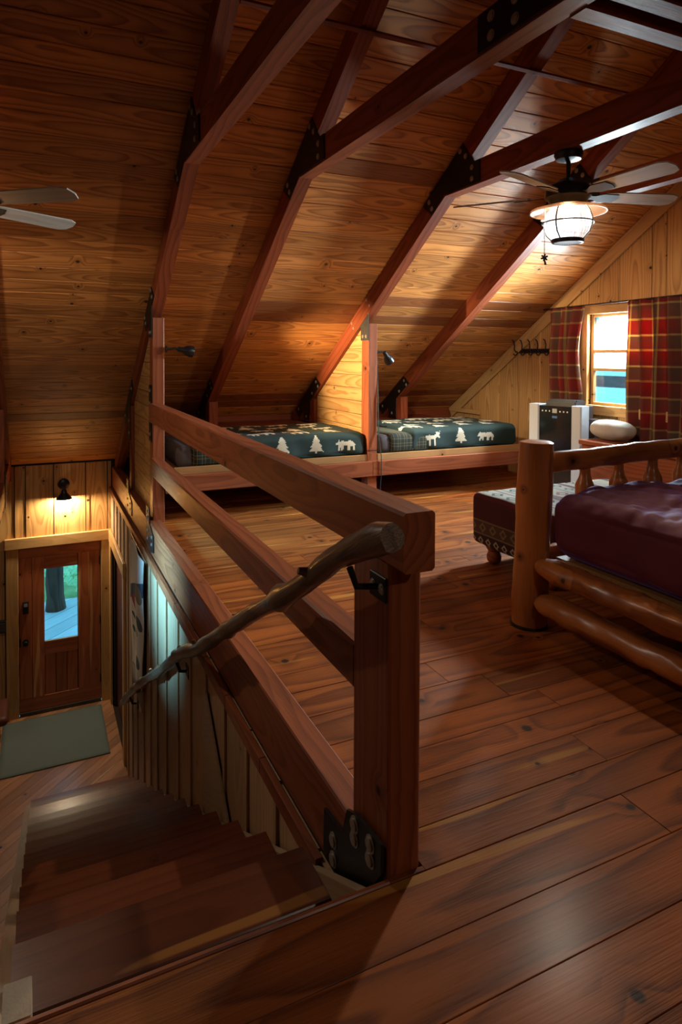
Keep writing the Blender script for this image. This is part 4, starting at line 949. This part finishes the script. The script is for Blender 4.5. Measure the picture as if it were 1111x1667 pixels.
# ================================================================== GABLE END FURNISHINGS
def curtain(name, y0, y1, zt, zb, label, seed, pinch=0.0):
    nu, nv = 90, 50; v = []; uvs = []
    X0 = 5.325
    for j in range(nv+1):
        t = j/nv; z = zt+(zb-zt)*t
        for i in range(nu+1):
            s = i/nu; y = y0+(y1-y0)*s
            y += pinch*math.sin(min(1, t*1.3)*math.pi*0.9)*s
            amp = 0.016+0.032*min(1, t*2.5)
            x = X0+amp*math.sin(s*(abs(y1-y0)/0.15)*2*math.pi+seed+0.6*math.sin(t*2+seed))+0.010*math.sin(s*23+t*3+seed)
            v.append((x-X0, y-(y0+y1)/2, z-zb)); uvs.append((s*abs(y1-y0)*1.45, z))
    f = [(j*(nu+1)+i, j*(nu+1)+i+1, (j+1)*(nu+1)+i+1, (j+1)*(nu+1)+i) for j in range(nv) for i in range(nu)]
    me = bpy.data.meshes.new(name); me.from_pydata(v, [], f); me.update(); me.materials.append(M['curtain']); smooth(me)
    uv = me.uv_layers.new(name='UVMap')
    for l in me.loops: uv.data[l.index].uv = uvs[l.vertex_index]
    o = link(name, me, None, None, Matrix.Translation((X0, (y0+y1)/2, zb)))
    md = o.modifiers.new('thickness', 'SOLIDIFY'); md.thickness = 0.003
    tag(o, label, 'curtain', 'red plaid curtains'); return o
curtain('curtain', 5.735, 5.175, 1.99, 0.80, 'red plaid curtain on the left side of the gable window', 0.4, 0.07)
curtain('curtain', 4.66, 3.55, 2.005, 0.30, 'wide red plaid curtain on the right side of the gable window', 1.9, -0.02)
rod = empty('curtain_rod', (5.35, 4.8, 1.98)); tag(rod, 'thin black curtain rod above the gable window', 'curtain rod')
tube('rod', rod, [(5.325, 5.90, 1.985), (5.325, 3.3, 2.02)], 0.008, M['black'], 8)
lathe('finial', rod, (5.325, 5.90, 1.985), [(0.0, 0), (0.012, 0), (0.018, 0.012), (0.014, 0.03), (0, 0.036)], M['black'], 12, (0, 1, 0))
board('rod_bracket', rod, (5.40, 5.82, 1.985), (5.325, 5.82, 1.985), 0.016, 0.012, (0, 0, 1), M['black'], 0.002)

hk = empty('hook_rail', (5.38, 6.1, 1.5)); tag(hk, 'black iron coat hook rail on the gable left of the curtain', 'hook rail')
board('back_bar', hk, (5.386, 5.75, 1.512), (5.386, 6.36, 1.512), 0.05, 0.016, (1, 0, 0), M['black'], 0.003)
for i in range(5):
    y = 5.79+0.135*i
    tube('hook', hk, [(5.378, y, 1.50), (5.35, y, 1.50), (5.325, y, 1.53), (5.33, y, 1.58), (5.315, y, 1.63), (5.29, y, 1.645)], 0.007, M['black'], 8)
    tube('hook', hk, [(5.378, y, 1.49), (5.35, y, 1.462), (5.325, y, 1.462), (5.31, y, 1.482)], 0.007, M['black'], 8)

def build_ac():
    a = empty('portable_air_conditioner', (5.0, 5.3, 0)); tag(a, 'white and black portable air conditioner standing before the gable window', 'air conditioner')
    # front faces the camera side (-X), turned slightly
    ang = math.radians(14); fx = Vector((-math.cos(ang), -math.sin(ang), 0)); rt = Vector((math.sin(ang), -math.cos(ang), 0))
    # rt: to the right as seen from the front
    o = Vector((4.83, 5.50, 0)); Wd, D, Hh = 0.62, 0.30, 0.94
    def bx(name, r0, r1, d0, d1, z0, z1, mat, c=0.01, parent=None):
        cpt = o+rt*((r0+r1)/2)-fx*((d0+d1)/2)
        return board(name, parent or a, cpt+Vector((0, 0, z0)), cpt+Vector((0, 0, z1)), r1-r0, d1-d0, fx, mat, c)
    bx('body', 0.03, Wd-0.03, 0.06, D, 0.04, Hh-0.01, M['grey'], 0.02)
    bx('side_panel', 0.0, 0.125, 0.0, 0.16, 0.03, Hh, M['white'], 0.012)
    bx('side_panel', Wd-0.115, Wd, 0.0, 0.16, 0.03, Hh, M['white'], 0.012)
    fr = bx('front_panel', 0.126, Wd-0.116, 0.008, 0.10, 0.03, Hh-0.012, M['glossblack'], 0.004)
    bx('top_vent', 0.17, Wd-0.10, 0.06, 0.26, Hh-0.012, Hh+0.035, M['black'], 0.01)
    bx('vent_flap', 0.18, Wd-0.11, 0.10, 0.24, Hh+0.036, Hh+0.050, M['black'], 0.006)
    bx('rear_hose_box', Wd-0.14, Wd+0.03, 0.20, 0.30, 0.25, Hh-0.14, M['grey'], 0.01)
    cxm = (0.126+Wd-0.116)/2
    bx('display', cxm-0.028, cxm+0.028, 0.002, 0.008, Hh-0.085, Hh-0.04, M['lcd'], 0.001, fr)
    for k in (-3, -2, -1, 1, 2, 3):
        r = cxm+k*0.042+(0.02 if k > 0 else -0.02)
        bx('button', r-0.007, r+0.007, 0.003, 0.008, Hh-0.074, Hh-0.060, M['dot'], 0.003, fr)
    bx('badge', cxm-0.03, cxm+0.03, 0.003, 0.008, Hh-0.14, Hh-0.115, M['blue_mark'], 0.002, fr)
    for r in (0.06, Wd-0.06):
        for dd in (0.05, D-0.05):
            cpt = o+rt*r-fx*dd; lathe('caster', a, cpt, [(0, 0), (0.022, 0), (0.025, 0.02), (0.022, 0.045), (0, 0.045)], M['black'], 12)
build_ac()

# pillow on a chest under the window
ch = empty('chest', (5.15, 4.45, 0)); tag(ch, 'low brown wooden chest under the gable window behind the air conditioner', 'chest')
board('chest_body', ch, (5.06, 3.7, 0.31), (5.06, 4.80, 0.31), 0.54, 0.34, (1, 0, 0), M['rail'], 0.008)
board('chest_lid', ch, (5.06, 3.68, 0.603), (5.06, 4.82, 0.603), 0.38, 0.045, (0, 0, 1), M['rail'], 0.008)
for y in (3.75, 4.75): board('chest_foot', ch, (4.92, y, 0.02), (5.20, y, 0.02), 0.06, 0.04, (0, 0, 1), M['oak'], 0.004)
def pil(q, n):
    e = 1-(q.x/0.17)**2*0.4; g = 1-(q.y/0.26)**2*0.45
    return Vector((q.x, q.y, q.z*max(0.2, e*g)))+n*0.006*noise.noise(q*9)
pw = link('pillow', rounded_box(0.27, 0.42, 0.20, 0.085, 0.02, pil), M['pillow'], None, Matrix.Translation((5.11, 4.625, 0.628)) @ Matrix.Rotation(math.radians(4), 4, 'Y'))
tag(pw, 'plump white pillow lying under the gable window', 'pillow')

# ================================================================== LOG BED AND BENCH
def log_path(a, b, n=12, wob=0.006, seed=0):
    a, b = Vector(a), Vector(b); out = []
    for i in range(n+1):
        t = i/n; out.append(a+(b-a)*t+Vector((noise.noise(Vector((t*3, seed, 0))), noise.noise(Vector((t*3, seed, 5))), noise.noise(Vector((t*3, seed, 9)))))*wob)
    return out
def tenon(a, b, r, ends, n=26, seed=0, taper=0.09, rend=0.03):
    """log with pencilled ends"""
    L = (Vector(b)-Vector(a)).length; path = []; rad = []
    for i in range(n+1):
        t = i/n; s = t*L; rr = r*(1+0.06*noise.noise(Vector((t*4, seed*3.3, 1.2))))
        if ends[0] and s < taper: rr = rend+(rr-rend)*(s/taper)**0.7
        if ends[1] and L-s < taper: rr = rend+(rr-rend)*((L-s)/taper)**0.7
        path.append(Vector(a)+(Vector(b)-Vector(a))*t); rad.append(rr)
    return path, rad
def build_bed():
    b = empty('log_bed', (3.2, 1.75, 0)); tag(b, 'varnished log bed frame with thick round corner post at the right', 'bed')
    x0, x1, yf, yn = 2.405, 4.02, 2.72, 0.62
    def post(x, y, h, lean):
        n = 14; p = [(x+lean*i/n, y, 0.012+(h-0.012)*i/n) for i in range(n+1)]
        r = [0.093+0.003*math.sin(i*0.8) for i in range(n+1)]; r[-1] = 0.088; p.append((x+lean, y, h+0.006)); r.append(0.074)
        po = tube('corner_post', b, p, r, M['log'], 28, 0.05, x+y)
        lathe('foot_glide', po, (x, y, 0), [(0.098, 0.0), (0.10, 0.006), (0.098, 0.013), (0, 0.013)], M['black'], 28)
    post(x0, yf, 0.985, 0.040); post(x1, yf, 0.985, 0.0); post(x0, yn, 1.2, 0.0); post(x1, yn, 1.2, 0.0)
    pa, ra = tenon((x0+0.10, yf, 0.868), (x1-0.08, yf, 0.900), 0.056, (1, 1), seed=1, rend=0.036, taper=0.06); tube('top_log', b, pa, ra, M['log'], 18, 0.12, 5)
    pa, ra = tenon((x0+0.07, yf, 0.36), (x1-0.07, yf, 0.36), 0.056, (1, 1), seed=2); tube('cross_log', b, pa, ra, M['log'], 16, 0.12, 6)
    x = 2.80
    k = 0
    while x < x1-0.15:
        zt = 0.845+0.032*(x-x0)/(x1-x0)
        path = [(x, yf, z) for z in (0.40, 0.45, 0.52, 0.60, 0.68, 0.725, 0.745, 0.765, 0.785, 0.80, zt)]
        rad = [0.03, 0.052, 0.058, 0.059, 0.060, 0.058, 0.050, 0.040, 0.033, 0.031, 0.030]
        rr = 0.9+0.2*noise.noise(Vector((k*2.2, 0.3, 1)))
        tube('spindle', b, path, [r*rr for r in rad], M['log'], 14, 0.10, k); x += 0.262+0.02*math.sin(k*2); k += 1
    for z, sd, r in ((0.34, 7, 0.060), (0.155, 9, 0.062)):
        pa, ra = tenon((x0+0.0, yf-0.07, z), (x0+0.0, yn+0.08, z), r, (1, 1), 40, sd, 0.10, 0.034); tube('side_log', b, pa, ra, M['log'], 18, 0.22, sd)
        pa, ra = tenon((x1, yf-0.07, z), (x1, yn+0.08, z), r, (1, 1), 40, sd+1, 0.10, 0.034); tube('side_log', b, pa, ra, M['log'], 18, 0.22, sd)
    for z in (0.55, 1.05):
        pa, ra = tenon((x0+0.08, yn, z), (x1-0.08, yn, z), 0.055, (1, 1), seed=z*9); tube('head_log', b, pa, ra, M['log'], 16, 0.12, z)
    board('bed_slats', b, (x0+0.09, 1.67, 0.37), (x1-0.09, 1.67, 0.37), 1.90, 0.03, (0, 0, 1), M['oak'])
    # comforter over the mattress
    L, Wd, Hh = x1-x0-0.05, 1.98, 0.345
    def fn(q, n):
        # quilt channels and puckers, sagging a little at the sides
        u, v = q.x, q.y
        tuft = abs(math.sin(u*5.2+0.5*noise.noise(Vector((u*2, v*2, 1)))))*abs(math.sin(v*5.0+0.8))
        a = 0.034*tuft**0.5-0.016
        a += 0.014*noise.noise(Vector((u*4.2, v*4.7, q.z*5)))+0.020*abs(noise.noise(Vector((u*11+3, v*10, q.z*9))))+0.007*noise.noise(Vector((u*24, v*21, q.z*9)))
        if n.z < 0.4: a = 0.014*noise.noise(Vector((u*3, v*4.1, q.z*4)))+0.012*math.sin(v*9+q.z*4)
        if n.z < -0.5: a = 0
        return q+n*a
    me = rounded_box(L-0.02, Wd, Hh, 0.11, 0.014, fn)
    c = link('comforter', me, M['burgundy'], None, Matrix.Translation(((x0+x1)/2+0.01, yf-0.085-Wd/2, 0.39)))
    c.name = 'bed_comforter'; tag(c, 'puffy burgundy quilted comforter on the log bed', 'comforter')
build_bed()

def build_bench():
    x0, x1, y0, y1, zt = 2.80, 4.10, 2.96, 3.78, 0.485
    b = empty('blanket_bench', ((x0+x1)/2, (y0+y1)/2, 0)); tag(b, 'low upholstered bench in a southwestern striped blanket behind the log bed', 'bench')
    def fn(q, n): return q+n*(0.006*noise.noise(q*5))
    me = rounded_box(x1-x0, y1-y0, zt-0.125, 0.045, 0.03, fn)
    # move the mesh so that its local origin is at the top edge of the end face
    me.transform(Matrix.Translation(((x1-x0)/2, 0, -(zt-0.125))))
    link('seat', me, M['bench'], b, Matrix.Translation((x0, (y0+y1)/2, zt)))
    for x in (x0+0.10, x1-0.10):
        for y in (y0+0.12, y1-0.14):
            lathe('leg', b, (x, y, 0), [(0, 0), (0.030, 0), (0.048, 0.02), (0.052, 0.05), (0.040, 0.085), (0.060, 0.115), (0.060, 0.14), (0, 0.14)], M['rail'], 18)
build_bench()

# ================================================================== LOWER HALL
def build_sconce():
    s = empty('wall_sconce', (0.30, 8.70, -0.15)); tag(s, 'black barn style sconce lit above the front door', 'wall lamp')
    lathe('back_plate', s, (0.30, 8.70, -0.15), [(0, 0), (0.068, 0), (0.068, 0.012), (0.055, 0.022), (0.02, 0.03), (0, 0.03)], M['black'], 24, (0, -1, 0))
    tube('arm', s, [(0.30, 8.675, -0.15), (0.30, 8.62, -0.14), (0.30, 8.595, -0.17), (0.30, 8.59, -0.21)], 0.016, M['black'], 10)
    lathe('shade', s, (0.30, 8.59, -0.205), [(0.0, 0.0), (0.03, 0.0), (0.036, -0.03), (0.05, -0.05), (0.092, -0.10), (0.094, -0.108), (0.089, -0.106), (0.046, -0.055), (0.03, -0.034), (0.0, -0.03)], M['black'], 28)
    lathe('bulb', s, (0.30, 8.59, -0.245), [(0, 0), (0.015, 0), (0.028, -0.025), (0.026, -0.045), (0, -0.058)], M['warmbulb'], 14)
    point_light('sconce_light', (0.30, 8.59, -0.295), 34, (1.0, 0.82, 0.55), 0.025)
build_sconce()

mat_ = rounded_box(1.10, 1.10, 0.014, 0.006, 0.05)
mo = link('door_mat', mat_, M['mat'], None, Matrix.Translation((0.165, 8.03, LOW+0.001))); tag(mo, 'grey green rubber mat on the floor inside the front door', 'mat')
bx_ = empty('wall_switch_box', (-0.40, 8.68, -1.8)); tag(bx_, 'small black box on the wall left of the front door', 'box')
board('box_body', bx_, (-0.41, 8.665, -1.87), (-0.41, 8.665, -1.73), 0.13, 0.05, (0, 1, 0), M['black'], 0.008)
board('box_cover', bx_, (-0.41, 8.637, -1.85), (-0.41, 8.637, -1.75), 0.10, 0.008, (0, 1, 0), M['grey'], 0.003)
bt = empty('boot_bench', (-0.62, 7.9, LOW)); tag(bt, 'corner of a dark upholstered stool beside the door mat at the left edge', 'stool')
link('seat', rounded_box(0.52, 0.50, 0.10, 0.04, 0.03), M['darkdoor'], bt, Matrix.Translation((-0.57, 8.20, LOW+0.30)))
for sx in (-0.78, -0.425):
    for sy in (8.0, 8.40): board('leg', bt, (sx, sy, LOW), (sx, sy, LOW+0.31), 0.04, 0.04, (1, 0, 0), M['darkdoor'])

def build_tapestry():
    t = empty('tapestry', (0.83, 6.0, -1.6)); tag(t, 'narrow woven wall hanging with red and blue blots on the stair wall', 'tapestry')
    y0, y1, zt, zb = 5.64, 6.43, -0.30, -1.45
    nu, nv = 24, 40; v = []; f = []; uvs = []
    for j in range(nv+1):
        for i in range(nu+1):
            s, q = i/nu, j/nv; y = y1+(y0-y1)*s; y = (y0+y1)/2+(y-(y0+y1)/2)*(1-0.25*q); z = zt+(zb-zt)*q
            v.append((0.808+0.012*math.sin(s*7)+0.006*math.sin(q*9+s*3)-0.82, y-6.0, z+0.9)); uvs.append((s, 1-q))
    f = [(j*(nu+1)+i, j*(nu+1)+i+1, (j+1)*(nu+1)+i+1, (j+1)*(nu+1)+i) for j in range(nv) for i in range(nu)]
    me = bpy.data.meshes.new('cloth'); me.from_pydata(v, [], f); me.update(); me.materials.append(M['tapestry']); smooth(me)
    uv = me.uv_layers.new(name='UVMap')
    for l in me.loops: uv.data[l.index].uv = uvs[l.vertex_index]
    o = link('cloth', me, None, t, Matrix.Translation((0.82, 6.0, -0.9))); md = o.modifiers.new('thickness', 'SOLIDIFY'); md.thickness = 0.006
    tube('hanging_rod', t, [(0.825, 5.58, -0.29), (0.825, 6.50, -0.275)], 0.011, M['branch'], 8)
    V = []; F = []
    for i in range(30):
        y = 6.33-0.60*i/29; ln = 0.14+0.05*math.sin(i*2.3)
        a, b = tube_mesh([(0.81, y, -1.45), (0.806, y+0.004*math.sin(i), -1.45-ln/2), (0.81, y+0.008*math.sin(i*1.7), -1.45-ln)], 0.006, 5)
        F += [tuple(k+len(V) for k in q) for q in b]; V += a
    me = bpy.data.meshes.new('fringe'); me.from_pydata([tuple(x) for x in V], [], F); me.update(); smooth(me)
    tag(link('fringe', me, M['fringe'], t), kind='stuff')
build_tapestry()

# ================================================================== OUTDOORS (through the door and the gable window)
def build_outside():
    g = prism('ground', None, (0, 0, 0), (1, 0, 0), (0, 1, 0), [(-30, 8.9), (30, 8.9), (30, 60), (-30, 60)], -3.6, -3.5, M['ground']); tag(g, kind='structure')
    dk = empty('porch_deck', (0.3, 10.7, -3.05)); tag(dk, 'weathered grey plank porch deck seen through the door glass', 'deck')
    s2 = math.sqrt(0.5)
    for k in range(-12, 22):
        w_ = 0.40; t0, t1 = 7.0*1+k*w_*0.5, 0
        lo, hi = 5.6+k*0.30, 5.6+k*0.30+0.29
        poly = [(-9, -9+lo/s2), (20, 20+lo/s2), (20, 20+hi/s2), (-9, -9+hi/s2)]
        for a, b, c_ in ((1, 0, 4.0), (-1, 0, 3.0), (0, 1, 12.75), (0, -1, -8.82)):
            poly = clip(poly, a, b, c_)
            if len(poly) < 3: break
        if len(poly) < 3: continue
        ctr = Vector((sum(p[0] for p in poly)/len(poly), sum(p[1] for p in poly)/len(poly), 0))
        pts = [((p[0]-ctr.x)*s2+(p[1]-ctr.y)*s2, -(p[0]-ctr.x)*s2+(p[1]-ctr.y)*s2) for p in poly]
        prism('deck_plank', dk, (ctr.x, ctr.y, -3.0), (s2, s2, 0), (-s2, s2, 0), pts, -0.03, 0.0, M['deck'])
    p = log_path((0.275, 12.32, -3.0), (0.23, 12.32, 1.5), 20, 0.02, 4)
    tag(tube('porch_tree', None, p, [0.165]+[0.135+0.006*math.sin(i*1.3) for i in range(20)], M['bark'], 18, 0.25, 2), 'thick tree trunk post rising from the porch deck outside the door', 'trunk')
    rs = random.Random(3)
    def shrub(x, y, z, rx, rz, n, label):
        root = empty('leafy_shrub', (x, y, -3.5)); tag(root, label, 'shrub', 'shrubs outside the door')
        V = []; F = []
        for i in range(n):
            while True:
                q = Vector((rs.uniform(-1, 1), rs.uniform(-1, 1), rs.uniform(-1, 1)))
                if 0.25 < q.length < 1: break
            c = Vector((q.x*rx, q.y*rx, z+q.z*rz)); s = rs.uniform(0.04, 0.10)
            d = Vector((rs.uniform(-1, 1), rs.uniform(-1, 1), rs.uniform(-1, 1))).normalized(); e = d.orthogonal().normalized()
            k = len(V); V += [c-d*s, c+e*s*0.5, c+d*s, c-e*s*0.5]; F.append((k, k+1, k+2, k+3))
        me = bpy.data.meshes.new('foliage'); me.from_pydata([tuple(a) for a in V], [], F); me.update()
        link('foliage', me, M['leaf'], root, Matrix.Translation((x, y, -3.5)))
        tube('stem', root, [(x, y, -3.5), (x+0.1, y, -3.5+z)], [0.06, 0.03], M['bark'], 8)
    shrub(1.25, 14.1, 0.75, 0.85, 0.75, 1500, 'bright leafy shrub right of the trunk beyond the porch deck')
    shrub(-0.75, 14.3, 0.75, 0.95, 0.75, 1500, 'bright leafy shrub left of the trunk beyond the porch deck')
    shrub(0.45, 16.4, 0.5, 1.1, 0.7, 1200, 'paler leafy shrub farther behind the trunk beyond the porch deck')
    # outside the gable window: a porch rail and post
    r = empty('upper_porch_railing', (7.2, 5.5, 0.5)); tag(r, 'pale porch railing outside the gable window', 'railing')
    board('rail', r, (7.2, 2.0, 1.10), (7.2, 9.0, 1.10), 0.16, 0.05, (1, 0, 0), M['deck']); board('rail', r, (7.2, 2.0, 0.72), (7.2, 9.0, 0.72), 0.10, 0.05, (1, 0, 0), M['deck'])
    for y in (3.6, 5.75, 7.9): board('post', r, (7.2, y, -0.2), (7.2, y, 1.35), 0.09, 0.09, (1, 0, 0), M['black'])
    for y in (5.2, 6.9): board('brace', r, (7.16, y, 0.75), (7.16, y+0.5, 1.2), 0.06, 0.04, (1, 0, 0), M['deck'])
    p = prism('upper_porch_floor', None, (0, 0, 0), (1, 0, 0), (0, 1, 0), [(5.5, 1), (8, 1), (8, 10), (5.5, 10)], -0.25, -0.18, M['deck']); tag(p, 'porch floor outside the gable window', 'deck')
build_outside()
